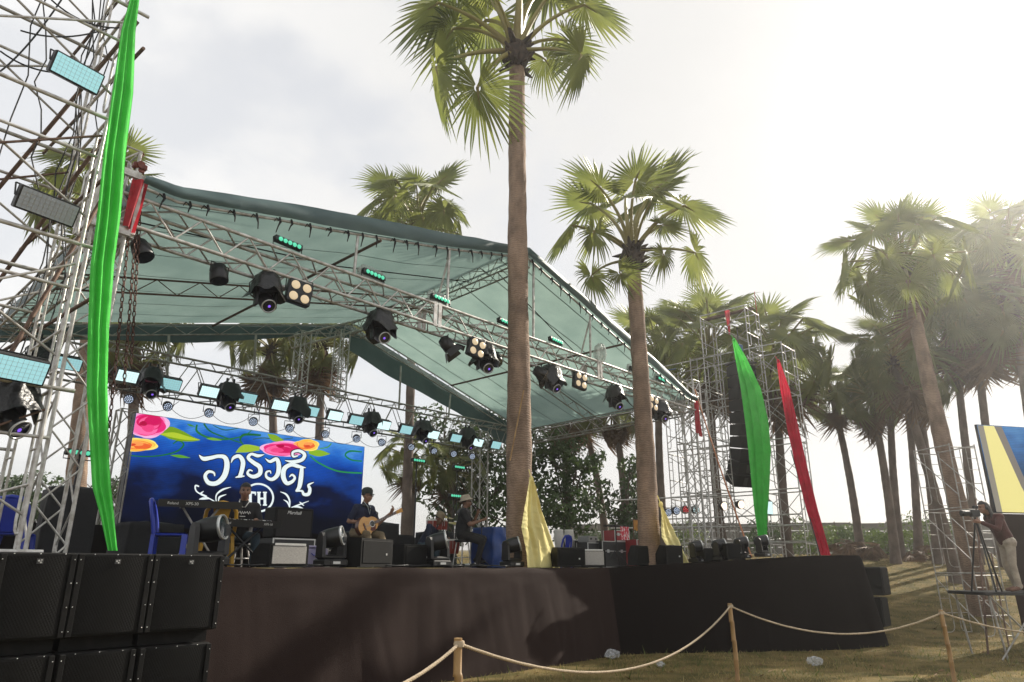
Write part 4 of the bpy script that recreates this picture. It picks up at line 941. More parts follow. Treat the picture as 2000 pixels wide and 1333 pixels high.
def monitor(label, u, v, rz, w_=.62, h_=.36, d_=.44, light=False, group='monitor speakers on the stage', z=None):
    t = sthing('monitor_speaker', label, 'monitor speaker', (u, v, deckz(u, v) if z is None else z), rz, group)
    pr = [(-d_ / 2, 0), (d_ / 2, 0), (d_ / 2, h_ * .55), (d_ * .1, h_), (-d_ / 2, h_ * .96)]
    m_ = MB(); m_.prism(pr, -w_ / 2, w_ / 2, axis='x'); m_.build('cabinet', box_m, t)
    # sloping grille towards the performers and the plain back with its handle towards the public
    m_ = MB(); a, b = Vector((0, d_ / 2, h_ * .55)), Vector((0, d_ * .1, h_)); nrm = Vector((0, b.z - a.z, a.y - b.y)).normalized() * .008
    m_.add([Vector((-w_ / 2 + .03, a.y, a.z)) + nrm, Vector((w_ / 2 - .03, a.y, a.z)) + nrm, Vector((w_ / 2 - .03, b.y, b.z)) + nrm, Vector((-w_ / 2 + .03, b.y, b.z)) + nrm], [(0, 1, 2, 3)]); m_.build('grille', grille_m, t)
    m_ = MB(); m_.box((0, -d_ / 2 - .004, h_ * .5), (w_ - .08, .012, h_ * .76), bev=.004); m_.build('back_panel', mat('pale and painted sunlit monitor front', (.42, .40, .37), .6, 0, var=.35, scale=30, stretch=(1, 1, 6)) if light else grille_m, t)
    m_ = MB(); m_.box((w_ * .28 if not light else 0, -d_ / 2 - .012, h_ * .42 if not light else h_ * .95), (.03 if not light else w_ * .8, .008, .03), bev=.002); m_.build('badge', badge_m, t)
    m_ = MB(); m_.box((w_ / 2 + .003, .02, h_ * .5), (.006, .12, .16)); m_.build('handle_recess', blackplas, t); return t
def mon_px(label, px_, v, rz, **k): p = onv(px_, 1105, v); return monitor(label, p.x, v, rz, **k)
mon_px('large black monitor speaker in front of the guitarist', 706, 9.1, .30, w_=.80, h_=.42, d_=.55); mon_px('plain black monitor speaker right of the large one', 800, 9.3, 0, w_=.62, h_=.36)
mon_px('old monitor speaker with a pale square front below the keyboards', 545, 9.05, .05, w_=.60, h_=.30, light=True)
mon_px('black monitor speaker right of the first yellow drape', 1108, 9.1, -.5, w_=.6, h_=.38); mon_px('monitor speaker with sunlight painted into its front right of the yellow drape', 1152, 9.15, -.6, w_=.55, h_=.36, light=True)  # second one: sunlight put into its pale front colour
mon_px('broad black monitor speaker at the foot of the second palm', 1268, 8.55, -.55, w_=.8, h_=.42); mon_px('small black monitor speaker left of the second yellow drape', 1308, 8.0, -.5, w_=.4, h_=.40)
mon_px('black floor speaker between the wing moving heads', 1430, 7.5, -.6, w_=.45, h_=.36); mon_px('little black floor box at the wing edge', 1382, 8.0, -.5, w_=.4, h_=.30)
# line array
arr = None; p = onu(1447, 715, 24.0)
arr = sthing('line_array', 'long black hanging line array of speaker cabinets behind the right green drape', 'speaker array', (24.0, p.y, p.z), -.45); rg = random.Random(2); z = 0.0; y = 0.0
for i in range(10):
    tilt_ = R(1.5 * i if i < 7 else 9 + 7 * (i - 6)); hh = .43; Q = RX(tilt_); c = Vector((0, y, z)) + Q @ Vector((0, 0, -hh / 2))
    m_ = MB(); m_.prism([(-.28, -hh / 2 + .002), (.30, -hh / 2 + .03), (.30, hh / 2 - .03), (-.28, hh / 2 - .002)], -.43, .43, axis='x', M=M4(Q, c)); cb = m_.build('cabinet', box_m, arr)
    m_ = MB(); m_.box(c + Q @ Vector((0, -.287, 0)), (.8, .012, hh - .06), Q); m_.build('grille', grille_m, cb)
    m_ = MB(); m_.box(c + Q @ Vector((0, -.296, 0)), (.16, .008, hh - .14), Q); m_.build('horn_slot', blackplas, cb)
    e = Q @ Vector((0, 0, -hh - .004)); z += e.z; y += e.y
m_ = MB(); m_.box((0, 0, .08), (.9, .7, .06)); m_.tube([(0, 0, .1), (0, 0, 1.5)], .02, 6); m_.build('fly_frame', blacksteel, arr)
m_ = MB(); m_.box((0, 0, .62), (.22, .22, .40), bev=.04); m_.build('hoist', mat('blue hoist', (.03, .09, .25), .4, 0), arr)
m_ = MB(); m_.box((0, 0, .24), (.14, .14, .3), bev=.03); m_.build('red_sleeve', redc, arr)
p = onu(1432, 655, 24.3); m_ = MB(); m_.grid(lambda a, b: ((a - .5) * .26 * (1 - .7 * b), .03 * math.sin(a * 7), -1.0 * b), 8, 10); o = tag(m_.build('red_cloth', redc), 'red cloth hanging from the top plank of the right scaffold tower', 'cloth'); q = onu(1423, 632, 24.6); o.location = S(q.x, q.y, q.z + .55); o.rotation_euler = (0, 0, SROT - .6)
p = onu(1477, 600, 25.4); m_ = MB(); m_.add([(0, 0, 0), (.0, .006, .62), (.26, .1, .08), (0, .02, 0)], [(0, 2, 1), (3, 1, 2)]); m_.tube([(0, 0, -.4), (0, 0, .65)], .01, 5); o = tag(m_.build('red_pennant', redc), 'tiny red pennant on the top corner of the right scaffold tower', 'flag'); o.location = S(p.x, p.y, p.z); o.rotation_euler = (0, 0, SROT)
# speaker stack behind the wing corner
for i, z in enumerate((.35, 1.02)):
    p = at(1700, 1180 - i * 60, 17.3); t = thing('speaker_box', ('lower' if i == 0 else 'upper') + ' dark speaker box behind the right stage corner', 'speaker', (p.x, p.y, z), .9); m_ = MB(); m_.box((0, 0, .3), (.7, .6, .62), bev=.02); m_.build('cabinet', box_m, t)
    m_ = MB(); m_.box((0, -.306, .3), (.62, .012, .54)); m_.build('grille', grille_m, t)
# ------------------------------------------------------------------ big video screen with its picture
VS = 17.2
def crop4(x, y, v=VS - .035): return onv(220 + x / 3.846, 780 + y / 3.846, v)
tlc, trc = onv(262, 804, VS), onv(713, 874, VS); blc = onv(234, 1022, VS)
SU0, SU1 = (tlc.x + blc.x) / 2, trc.x; SZ1 = (tlc.z + trc.z) / 2; SZ0 = blc.z - .1
scr = sthing('video_screen', 'big video screen with roses and white lettering on blue', 'video screen', (SU0, VS, SZ0)); SW, SH = SU1 - SU0, SZ1 - SZ0
m_ = MB(); m_.box((SW / 2, .12, SH / 2), (SW, .2, SH)); m_.build('cabinet', blacksteel, scr)
def screen_mat(name, stops, nscale, stren, seed=0.):
    m = bpy.data.materials.new(name); m.use_nodes = True; t = m.node_tree; t.nodes.clear()
    tc = N(t, 'ShaderNodeTexCoord'); sep = N(t, 'ShaderNodeSeparateXYZ'); t.links.new(tc.outputs['Generated'], sep.inputs[0])
    mp_ = N(t, 'ShaderNodeMapping'); mp_.inputs['Scale'].default_value = (2.6, 1, 2.2); mp_.inputs['Location'].default_value = (seed, 0, seed)
    t.links.new(tc.outputs['Generated'], mp_.inputs['Vector']); n = N(t, 'ShaderNodeTexNoise'); n.inputs['Scale'].default_value = nscale; n.inputs['Detail'].default_value = 6
    t.links.new(mp_.outputs[0], n.inputs['Vector'])
    a = N(t, 'ShaderNodeMath', operation='MULTIPLY_ADD'); a.inputs[1].default_value = .75; t.links.new(n.outputs['Fac'], a.inputs[0]); t.links.new(sep.outputs['Z'], a.inputs[2])
    b = N(t, 'ShaderNodeMath', operation='SUBTRACT'); b.inputs[1].default_value = .37; t.links.new(a.outputs[0], b.inputs[0])
    r = N(t, 'ShaderNodeValToRGB'); e = r.color_ramp.elements; e[0].position, e[0].color = stops[0][0], (*stops[0][1], 1); e[1].position, e[1].color = stops[-1][0], (*stops[-1][1], 1)
    for p_, c_ in stops[1:-1]: k = e.new(p_); k.color = (*c_, 1)
    t.links.new(b.outputs[0], r.inputs['Fac'])
    w_ = N(t, 'ShaderNodeTexWave', wave_type='BANDS', bands_direction='Z'); w_.inputs['Scale'].default_value = 7.5; t.links.new(tc.outputs['Object'], w_.inputs['Vector'])
    mr = N(t, 'ShaderNodeMapRange'); mr.inputs['To Min'].default_value = .8; mr.inputs['To Max'].default_value = 1.05; t.links.new(w_.outputs['Fac'], mr.inputs['Value'])
    ml = N(t, 'ShaderNodeMath', operation='MULTIPLY'); ml.inputs[1].default_value = stren; t.links.new(mr.outputs[0], ml.inputs[0])
    em = N(t, 'ShaderNodeEmission'); t.links.new(r.outputs[0], em.inputs['Color']); t.links.new(ml.outputs[0], em.inputs['Strength'])
    gl = N(t, 'ShaderNodeBsdfDiffuse'); gl.inputs['Color'].default_value = (.012, .012, .014, 1); ad = N(t, 'ShaderNodeAddShader'); t.links.new(em.outputs[0], ad.inputs[0]); t.links.new(gl.outputs[0], ad.inputs[1])
    o = N(t, 'ShaderNodeOutputMaterial'); t.links.new(ad.outputs[0], o.inputs['Surface']); return m
m_ = MB(); m_.add([(0.01, .015, .01), (SW - .01, .015, .01), (SW - .01, .015, SH - .01), (.01, .015, SH - .01)], [(0, 1, 2, 3)])
m_.build('picture', screen_mat('blue night picture', [(.10, (.001, .002, .008)), (.36, (.002, .006, .035)), (.52, (.004, .035, .20)), (.70, (.005, .070, .42)), (.88, (.015, .15, .62)), (1.0, (.08, .32, .80))], 2.4, .72), scr)
def E_(n, c, s_=.85):
    if n in MATS: return MATS[n]
    m = bpy.data.materials.new(n); m.use_nodes = True; t = m.node_tree; t.nodes.clear(); em = N(t, 'ShaderNodeEmission'); em.inputs['Color'].default_value = (*c, 1); em.inputs['Strength'].default_value = s_
    o = N(t, 'ShaderNodeOutputMaterial'); t.links.new(em.outputs[0], o.inputs['Surface']); MATS[n] = m; return m
def scr_loc(p, off): return Vector((min(max(p.x - SU0, .012), SW - .012), .012 - off, min(max(p.z - SZ0, .012), SH - .012)))
def catmull(pts, k=8):
    out_ = []; n = len(pts)
    for i in range(n - 1):
        p0, p1, p2, p3 = pts[max(i - 1, 0)], pts[i], pts[i + 1], pts[min(i + 2, n - 1)]
        for j in range(k):
            t = j / k; out_.append(tuple(.5 * ((2 * b) + (-a + c) * t + (2 * a - 5 * b + 4 * c - d) * t * t + (-a + 3 * b - 3 * c + d) * t ** 3) for a, b, c, d in zip(p0, p1, p2, p3)))
    return out_ + [tuple(pts[-1])]
def stroke_px(m_, pts, off, conv, grow=0.0, k=8):      # pts: (x, y, width) in picture units
    c = catmull(pts, k); L = []; Rr = []
    for i, (x, y, w_) in enumerate(c):
        a = c[max(i - 1, 0)]; b = c[min(i + 1, len(c) - 1)]; dx, dy = b[0] - a[0], b[1] - a[1]; l = math.hypot(dx, dy) or 1
        w_ = max(w_, 1) / 2 + grow; L.append(conv(x - dy / l * w_, y + dx / l * w_, off)); Rr.append(conv(x + dy / l * w_, y - dx / l * w_, off))
    n = len(L); m_.add(L + Rr, [(i, i + 1, n + i + 1, n + i) for i in range(n - 1)])
c4 = lambda x, y, off: scr_loc(crop4(x, y), off)
E_white = E_('screen white', (.72, .80, .80)); E_black = E_('screen outline', (.003, .004, .01))
LET = [[[(652, 418, 4), (685, 447, 30), (740, 440, 28), (800, 428, 26), (848, 440, 34), (862, 500, 40), (840, 580, 40), (785, 630, 34), (725, 628, 32), (698, 580, 26), (722, 545, 22), (762, 552, 16), (770, 578, 8)]],
       [[(893, 478, 4), (912, 440, 22), (955, 428, 28), (982, 470, 34), (975, 530, 32), (958, 585, 30)], [(925, 588, 6), (960, 580, 18), (995, 578, 6)]],
       [[(1142, 415, 4), (1095, 425, 24), (1045, 412, 20), (1022, 440, 26), (1060, 475, 30), (1108, 510, 34), (1108, 560, 32), (1060, 582, 28), (1018, 560, 20), (1030, 532, 14), (1055, 540, 8)]],
       [[(1150, 445, 4), (1185, 468, 22), (1235, 450, 28), (1252, 505, 34), (1240, 570, 32), (1200, 602, 26), (1160, 585, 20), (1158, 550, 16), (1185, 540, 12), (1192, 560, 6)]],
       [[(1330, 585, 6), (1352, 568, 16), (1372, 590, 18), (1350, 620, 24), (1310, 630, 30), (1285, 580, 36), (1295, 520, 34), (1345, 492, 28), (1400, 505, 26), (1455, 515, 4)], [(1425, 512, 26), (1418, 590, 34), (1405, 660, 30), (1380, 692, 14)],
        [(1378, 692, 8), (1425, 690, 16), (1440, 715, 22), (1475, 712, 26), (1485, 675, 24), (1475, 645, 18), (1515, 624, 4)]],
       [[(1298, 460, 4), (1360, 470, 24), (1425, 455, 26), (1445, 415, 26), (1405, 388, 22), (1358, 398, 18), (1360, 430, 16), (1395, 425, 10)]]]
for gl in LET:
    m_ = MB()
    for st in gl: stroke_px(m_, st, .022, c4, 7)
    m_.build('letter_outline', E_black, scr); m_ = MB()
    for st in gl: stroke_px(m_, st, .025, c4)
    m_.build('letter', E_white, scr)
m_ = MB(); stroke_px(m_, [(1100 + 112 * math.cos(t), 740 + 104 * math.sin(t), 14) for t in [R(150 + k * 15) for k in range(25)]], .005, c4); m_.build('emblem_ring', E_white, scr)
m_ = MB()
for st in ([(1000, 703, 16), (1040, 700, 16), (1082, 703, 16)], [(1041, 700, 22), (1041, 750, 20), (1041, 795, 22)], [(1020, 795, 10), (1062, 795, 10)], [(1000, 700, 8), (1002, 722, 8)], [(1080, 700, 8), (1078, 722, 8)]): stroke_px(m_, st, .006, c4)
m_.build('letter', E_white, scr); m_ = MB()
for st in ([(1105, 700, 20), (1105, 795, 20)], [(1150, 700, 20), (1150, 795, 20)], [(1105, 746, 14), (1150, 746, 14)], [(1090, 700, 10), (1120, 700, 10)], [(1135, 700, 10), (1165, 700, 10)], [(1090, 795, 10), (1120, 795, 10)], [(1135, 795, 10), (1165, 795, 10)]): stroke_px(m_, st, .006, c4)
m_.build('letter', E_white, scr)
for fl in ([[(655, 655, 10), (628, 650, 12), (635, 690, 10), (690, 725, 10), (750, 755, 8), (790, 780, 8)], [(690, 690, 3), (670, 712, 16), (715, 728, 5)], [(655, 752, 3), (690, 745, 18), (735, 748, 4)], [(785, 775, 6), (785, 720, 10), (830, 680, 14), (895, 660, 3)], [(800, 770, 4), (810, 735, 14), (860, 715, 4)], [(800, 775, 3), (850, 770, 14), (880, 780, 3)]],
           [[(1265, 695, 3), (1310, 715, 14), (1335, 760, 12), (1335, 815, 8)], [(1290, 755, 3), (1320, 775, 12), (1335, 815, 4)], [(1345, 815, 6), (1400, 795, 10), (1480, 765, 3)], [(1410, 770, 3), (1425, 785, 12), (1445, 800, 3)], [(1355, 810, 4), (1400, 808, 14), (1445, 825, 3)]]):
    m_ = MB()
    for st in fl: stroke_px(m_, st, .005, c4)
    m_.build('flourish', E_white, scr)
def rose(cx, cy, rx, ry, cols, seed, rot=0.):
    rg = random.Random(seed); n = 72
    for k, c in enumerate(cols):
        f = 1 - k / len(cols) * .92; m_ = MB(); ox, oy = rg.uniform(-.08, .08) * rx * k * .6, rg.uniform(-.08, .08) * ry * k * .6; npt = 5 if k < 3 else 3; ph_ = rg.uniform(0, 6)
        vs = [c4(cx + ox, cy + oy, .0075 + k * .0012)]
        for i in range(n):
            a = 2 * math.pi * i / n; r = f * (1 + .10 * abs(math.sin(a * npt / 2 + ph_)) - .05 + .05 * math.sin(a * 3 + ph_ * 2)); vs.append(c4(cx + ox + rx * r * math.cos(a), cy + oy + ry * r * math.sin(a), .0075 + k * .0012))
        m_.add(vs, [(0, i + 1, (i + 1) % n + 1) for i in range(n)]); m_.build('rose_petal', E_('rose %d %d' % (seed, k), c), scr)
PK = [(.80, .42, .66), (.86, .22, .48), (.72, .02, .17), (.88, .14, .36), (.62, .01, .11), (.84, .10, .28), (.58, .008, .10), (.78, .05, .20), (.40, .004, .05)]
OR = [(.90, .72, .16), (.88, .42, .05), (.92, .55, .10), (.82, .20, .03), (.90, .40, .08), (.74, .12, .03), (.86, .30, .08), (.60, .06, .02)]
def lens(pts, c, nm, off=.003):
    m_ = MB(); stroke_px(m_, pts, off, c4); m_.build('rose_leaf', E_(nm, c), scr)
for pts, c in (([(360, 260, 10), (430, 250, 90), (520, 275, 80), (600, 298, 40), (665, 305, 3)], (.16, .30, .01)), ([(360, 262, 3), (460, 268, 40), (560, 290, 30), (660, 305, 3)], (.40, .52, .03)), ([(930, 400, 3), (1000, 370, 60), (1110, 370, 30)], (.30, .45, .03)), ([(1170, 260, 5), (1220, 290, 50), (1290, 310, 10)], (.20, .36, .02)),
               ([(1480, 400, 20), (1560, 405, 50), (1640, 410, 3)], (.22, .40, .02)), ([(440, 420, 3), (510, 428, 24), (590, 440, 3)], (.10, .30, .02)), ([(710, 295, 3), (760, 298, 22), (825, 308, 3)], (.16, .36, .03)), ([(565, 185, 2), (590, 195, 16), (625, 205, 2)], (.05, .22, .05))):
    lens(pts, c, 'leaf %.2f %.2f' % (c[0], c[1]), .003 if c[0] < .35 else .0042)
for pts, c in (([(120, 420, 8), (250, 430, 9), (380, 420, 10), (490, 390, 12), (540, 340, 12), (500, 310, 10), (460, 335, 8)], (.012, .14, .02)), ([(640, 190, 14), (640, 240, 16), (720, 285, 14), (860, 300, 12), (1000, 270, 8), (1060, 220, 6)], (.02, .16, .03)), ([(690, 180, 14), (740, 240, 12), (860, 290, 10), (980, 330, 8)], (.015, .13, .04)),
               ([(760, 195, 6), (850, 230, 8), (960, 215, 6)], (.02, .10, .06)), ([(1120, 270, 14), (1000, 265, 18), (965, 300, 14), (990, 345, 8)], (.012, .12, .03)), ([(1490, 425, 12), (1560, 480, 12), (1700, 540, 12), (1880, 555, 12)], (.02, .22, .06)), ([(1880, 395, 10), (1790, 390, 14), (1755, 420, 12), (1800, 455, 12), (1880, 465, 10)], (.01, .18, .06)), ([(1560, 370, 6), (1620, 360, 9), (1650, 330, 8)], (.06, .26, .04)), ([(1060, 300, 5), (1140, 290, 8), (1260, 300, 6), (1360, 290, 6)], (.03, .10, .05))):
    m_ = MB(); stroke_px(m_, pts, .002, c4); m_.build('vine', E_('vine %.3f %.2f %.2f' % c, c), scr)
rose(268, 188, 158, 98, PK, 1); rose(195, 342, 145, 50, OR, 2); rose(1290, 372, 168, 58, PK, 3); rose(1460, 345, 100, 44, OR, 4)
# ------------------------------------------------------------------ cloth drapes
def cloth_mat(name, c, c2, tr): return mat(name, c, .7, 0, base2=c2, scale=2.5, trans=tr, bump=.35, bscale=14, spec=.15)
green_c = cloth_mat('bright green satin', (.12, .72, .12), (.085, .62, .085), .36); yellow_c = cloth_mat('pale yellow satin', (.95, .86, .40), (.92, .80, .34), .28); red_c2 = cloth_mat('bright red satin', (.66, .02, .06), (.52, .015, .045), .4)
def onslant(x, y, val, k, x0):                                    # plane v = val + k (u - u0)
    u0 = onv(x0, 1050, val).x; r = ray(x, y); nn = V3 - U3 * k; p = Vector((0, 0, H)) + r * ((val - k * u0) / r.dot(nn)); return touv(p)
def drape(label, px_rows, plane, val, m, folds, depth, name='fabric_drape', nu=60, nvv=70, seed=0, twist=0., slant=0.):
    """px_rows: (y, left x, right x) down the picture; the sheet hangs on the stage plane u or v = val"""
    rows = []
    for y, xl, xr in px_rows:
        a, b = (onslant(xl, y, val, slant, px_rows[0][1]), onslant(xr, y, val, slant, px_rows[0][1])) if plane == 'v' else (onu(xl, y, val), onu(xr, y, val)); rows.append((a, b))
    k = len(rows) - 1; base = rows[-1][0].copy(); m_ = MB(); nrm = Vector((0, -1, 0)) if plane == 'v' else Vector((-1, 0, 0))
    def fn(a, b):
        t = b * k; i = min(int(t), k - 1); f = t - i; f2 = f * f * (3 - 2 * f) * .4 + f * .6
        L_ = rows[i][0].lerp(rows[i + 1][0], f2); R_ = rows[i][1].lerp(rows[i + 1][1], f2); w_ = (R_ - L_).length
        ph_ = folds * a * 2 * math.pi + .9 * noise.noise((b * 2.2, seed, 0)) + twist * b
        amp = depth * min(1, w_ / .5) * (.45 + .55 * abs(noise.noise((a * 2.3, b * 1.4, seed + 5))) * 1.6)
        cr = 1 - abs(noise.noise((a * 2.5 + b * 5, b * 13 - a * 3, seed + 2))) * 2.4; cr2 = 1 - abs(noise.noise((a * 5 - b * 9, b * 24, seed + 8))) * 2.4
        wr = .012 * noise.noise((a * 3, b * 9, seed)) + .009 * max(0, cr) ** 3 * min(1, w_ / .5) + .003 * max(0, cr2) ** 3
        p = L_.lerp(R_, a + .03 * math.sin(ph_ * .5)) + nrm * (amp * math.sin(ph_) + .22 * amp * math.sin(ph_ * 1.9 + 1) + wr)
        return p - base
    m_.grid(fn, nu + 24, int(nvv * 1.6)); t = sthing(name, label, 'drape', base); m_.build('cloth', m, t); 
    m2 = MB(); a, b = rows[0]; c = (a + b) / 2 - base; m2.ball(c, (.05, .05, .07), n=10); m2.tube([c + Vector((0, 0, .02)), c + Vector((.05, .1, .2))], .012, 5); m2.build('tie_knot', m, t); return t
drape('long bright green drape hanging down the left side of the picture', [(-30, 262, 276), (60, 236, 266), (180, 218, 262), (300, 200, 248), (420, 188, 238), (520, 176, 224), (640, 172, 214), (760, 170, 211), (850, 174, 212), (950, 180, 217), (1010, 196, 224), (1076, 210, 230)], 'v', 8.45, green_c, 2.8, .085, nvv=110, seed=1)
drape('bright green drape on the right scaffold tower', [(664, 1430, 1437), (700, 1436, 1458), (760, 1447, 1486), (820, 1455, 1500), (880, 1462, 1506), (940, 1468, 1504), (1000, 1474, 1499), (1066, 1483, 1497)], 'u', 22.9, green_c, 3, .10, seed=2)
drape('long red drape slanting down from the right scaffold tower', [(706, 1517, 1523), (760, 1524, 1542), (840, 1538, 1560), (920, 1556, 1578), (1000, 1576, 1598), (1085, 1602, 1622)], 'u', 22.6, red_c2, 2.5, .07, seed=3)
drape('pale yellow drape tied to the near palm trunk at the stage edge', [(937, 1034, 1041), (960, 1029, 1048), (1000, 1022, 1060), (1030, 1019, 1070), (1070, 1027, 1084), (1113, 1030, 1097)], 'v', 8.83, yellow_c, 3.5, .045, seed=4, nvv=50, slant=.42)
drape('pale yellow drape tied to the second palm trunk', [(986, 1289, 1292), (1010, 1290, 1302), (1050, 1292, 1322), (1101, 1321, 1345)], 'v', 7.95, yellow_c, 2.5, .04, seed=5, nvv=50, slant=.3)
# bamboo pole leaning on the trunk, guy ropes
bamboo_m = mat('bamboo', (.36, .22, .085), .55, 0, base2=(.22, .125, .05), scale=5, stretch=(4, 4, 1))
def pole(label, a, b, r, m, name, cat):
    m_ = MB(); d = Vector(b) - Vector(a); n = 9; pts = []; rs = []
    for i in range(n):
        for f, k in ((0, 1.12), (.06, 1.0), (.94, 1.0)): pts.append(d * ((i + f) / n)); rs.append(r * k)
    m_.tube(pts, rs, 8); o = tag(m_.build(name, m), label, cat); o.location = a; return o
pole('thin bamboo pole leaning against the near palm trunk', at(996, 900, 13.6), at(1023, 762, 13.65), .016, bamboo_m, 'bamboo_pole', 'pole')
rope_o = mat('orange strap', (.50, .20, .09), .7, 0, var=.3, scale=10)
m_ = MB(); a = S(19.5, 10.0, 6.9); b = S(*onv(1468, 1088, 7.6)); m_.tube(sag(a, b, .15), .022, 6); tag(m_.build('guy_strap', rope_o), 'orange guy strap running down from the right roof corner', 'strap')
m_ = MB(); a = at(1545, 880, 23.5); b = at(1602, 1085, 21.5); m_.tube([a, b], .018, 6); tag(m_.build('guy_rope', rubber), 'dark guy rope slanting beside the red drape', 'rope')
# ------------------------------------------------------------------ plastic chairs
chair_b = mat('blue plastic', (.012, .035, .36), .32, 0, var=.12, scale=4)
def plastic_chair(label, u, v, rz, m=None, group='plastic chairs'):
    t = sthing('plastic_chair', label, 'chair', (u, v, DECK), rz, group); m = m or chair_b
    m_ = MB(); m_.grid(lambda a, b: ((a - .5) * .42, (b - .5) * .42, .44 - .02 * math.sin(math.pi * a) * math.sin(math.pi * b)), 8, 8); m_.box((0, 0, .415), (.42, .42, .03), bev=.012); m_.build('seat', m, t)
    for sx in (-1, 1):
        for sy in (-1, 1):
            l = MB(); l.prism([(sx * .19 - .025, .42), (sx * .19 + .025, .42), (sx * .24 + .02, 0), (sx * .24 - .02, 0)], sy * .19 - .02 + (0 if sy > 0 else -.02), sy * .19 + .03, axis='y'); l.build('leg', m, t)
    b = MB()     # arched back with an open slot either side of a splat
    rim = [(-.20, .19, .42), (-.215, .22, .60), (-.20, .26, .76), (-.13, .29, .86), (0, .30, .885), (.13, .29, .86), (.20, .26, .76), (.215, .22, .60), (.20, .19, .42)]
    b.tube(rim, [.028] * 9, 8); b.build('back_rim', m, t)
    b = MB(); b.prism([(-.075, .43), (.075, .43), (.10, .70), (.13, .86), (-.13, .86), (-.10, .70)], .0, .016, axis='y', M=M4(RX(R(-13)), (0, .115, .02))); b.build('back_splat', m, t); return t
p = onv(328, 1080, 10.2); plastic_chair('blue plastic chair left of the keyboards', p.x, 10.2, R(62)); p = onv(16, 1080, 11.5); plastic_chair('blue plastic chair half hidden by the left lattice tower', p.x, 11.5, R(150)); p = onv(1095, 1090, 13.2); plastic_chair('blue plastic chair before the white conga drums', p.x, 13.2, R(180))
p = onv(418, 1090, 10.3); plastic_chair('yellow plastic chair behind the big moving head', p.x, 10.3, R(160), mat('yellow plastic', (.55, .30, .02), .35))
# ------------------------------------------------------------------ cases, amplifier and keyboards
case_m = mat('black laminate case', (.02, .02, .021), .5); red_case = mat('red laminate case', (.32, .02, .025), .45)
def flight_case(label, u, v, rz, w_, d_, h_, m=None, z=None, group='flight cases'):
    t = sthing('flight_case', label, 'flight case', (u, v, DECK if z is None else z), rz, group)
    m_ = MB(); m_.box((0, 0, h_ / 2), (w_, d_, h_)); m_.build('body', m or case_m, t)
    e = .022
    for sx in (-1, 1):
        for sy in (-1, 1): b = MB(); b.box((sx * (w_ / 2 - e / 2 + .004), sy * (d_ / 2 - e / 2 + .004), h_ / 2), (e, e, h_ + .004)); b.build('edge_profile', badge_m, t)
    for z_ in (.012, h_ * .62, h_ - .008):
        for sy in (-1, 1): b = MB(); b.box((0, sy * (d_ / 2 + .003), z_), (w_ - 2 * e, .012, e)); b.build('edge_profile', badge_m, t)
    for x in (-.28, .28): b = MB(); b.box((x * w_, -d_ / 2 - .012, h_ * .62), (.09, .014, .09), bev=.004); b.lathe([(.02, 0), (.02, .01)], 8, M4(RX(R(90)), (x * w_, -d_ / 2 - .018, h_ * .62))); b.build('latch', ring, t)
    b = MB(); b.tube([(-.09, -d_ / 2 - .01, h_ * .36), (-.08, -d_ / 2 - .03, h_ * .34), (.08, -d_ / 2 - .03, h_ * .34), (.09, -d_ / 2 - .01, h_ * .36)], .008, 5); b.build('handle', blacksteel, t); return t
def text_part(s_, parent, loc, size, m, rot=(R(90), 0, 0), name='lettering', shear=0.):
    c = bpy.data.curves.new('t', 'FONT'); c.body = s_; c.size = size; c.extrude = .0015; c.align_x = 'CENTER'; c.align_y = 'CENTER'; c.shear = shear; o = bpy.data.objects.new('t', c); COL.objects.link(o)
    dg = bpy.context.evaluated_depsgraph_get(); me = bpy.data.meshes.new_from_object(o.evaluated_get(dg)); bpy.data.objects.remove(o); me.name = name; me.materials.clear(); me.materials.append(m)
    o = bpy.data.objects.new(name, me); COL.objects.link(o); o.parent = parent; o.location = loc; o.rotation_euler = rot; return o
wh_ink = mat('white print', (.75, .75, .72), .5)
p = onv(556, 1100, 11.3); flight_case('black flight case with silver edges under the guitar amplifier', p.x, 11.3, 0, .80, .5, .46)
am = sthing('guitar_amplifier', 'black guitar amplifier cabinet on the silver edged case', 'amplifier', (p.x, 11.3, DECK + .468)); m_ = MB(); m_.box((0, 0, .255), (.74, .36, .51), bev=.02); m_.build('cabinet', box_m, am)
m_ = MB(); m_.box((0, -.183, .245), (.66, .012, .44)); m_.build('grille_cloth', mat('black grille cloth', (.02, .018, .017), .9, bump=.4, scale=150), am); text_part('Marshall', am, (-.02, -.193, .42), .08, wh_ink, shear=.3)
p2 = onv(660, 1100, 11.6); flight_case('flight case behind the guitarist stool', p2.x + .3, 12.4, .1, .9, .5, .5)
for lab, px_, v, w_, h_, m, z in (('long black amplifier rack case right of the pale fronted monitor', 1190, 12.6, 1.0, .75, None, None), ('red case with silver corners on top of the amplifier rack', 1206, 12.6, .62, .32, red_case, DECK + .76), ('small grey case stack left of the mixer stand', 1150, 12.9, .5, .7, None, None), ('red upright case in front of the second palm', 1243, 12.0, .4, .8, red_case, None), ('black case behind the conga drums', 1128, 13.6, .7, .8, None, None)):
    p = onv(px_, 1090, v); flight_case(lab, p.x, v, -.2, w_, .5, h_, m, z)
p = onv(1152, 1090, 12.85); t = sthing('rack_amplifier', 'grey amplifier unit lying on the small case stack', 'amplifier', (p.x, 12.9, DECK + .71)); m_ = MB(); m_.box((0, 0, .09), (.46, .4, .18), bev=.01); m_.build('body', mat('grey metal', (.28, .27, .26), .4, .3), t)
for k in (-1, 1): m_ = MB(); m_.lathe([(.03, 0), (.03, .02)], 12, M4(RX(R(90)), (k * .12, -.2, .1))); m_.build('knob', blackplas, t)
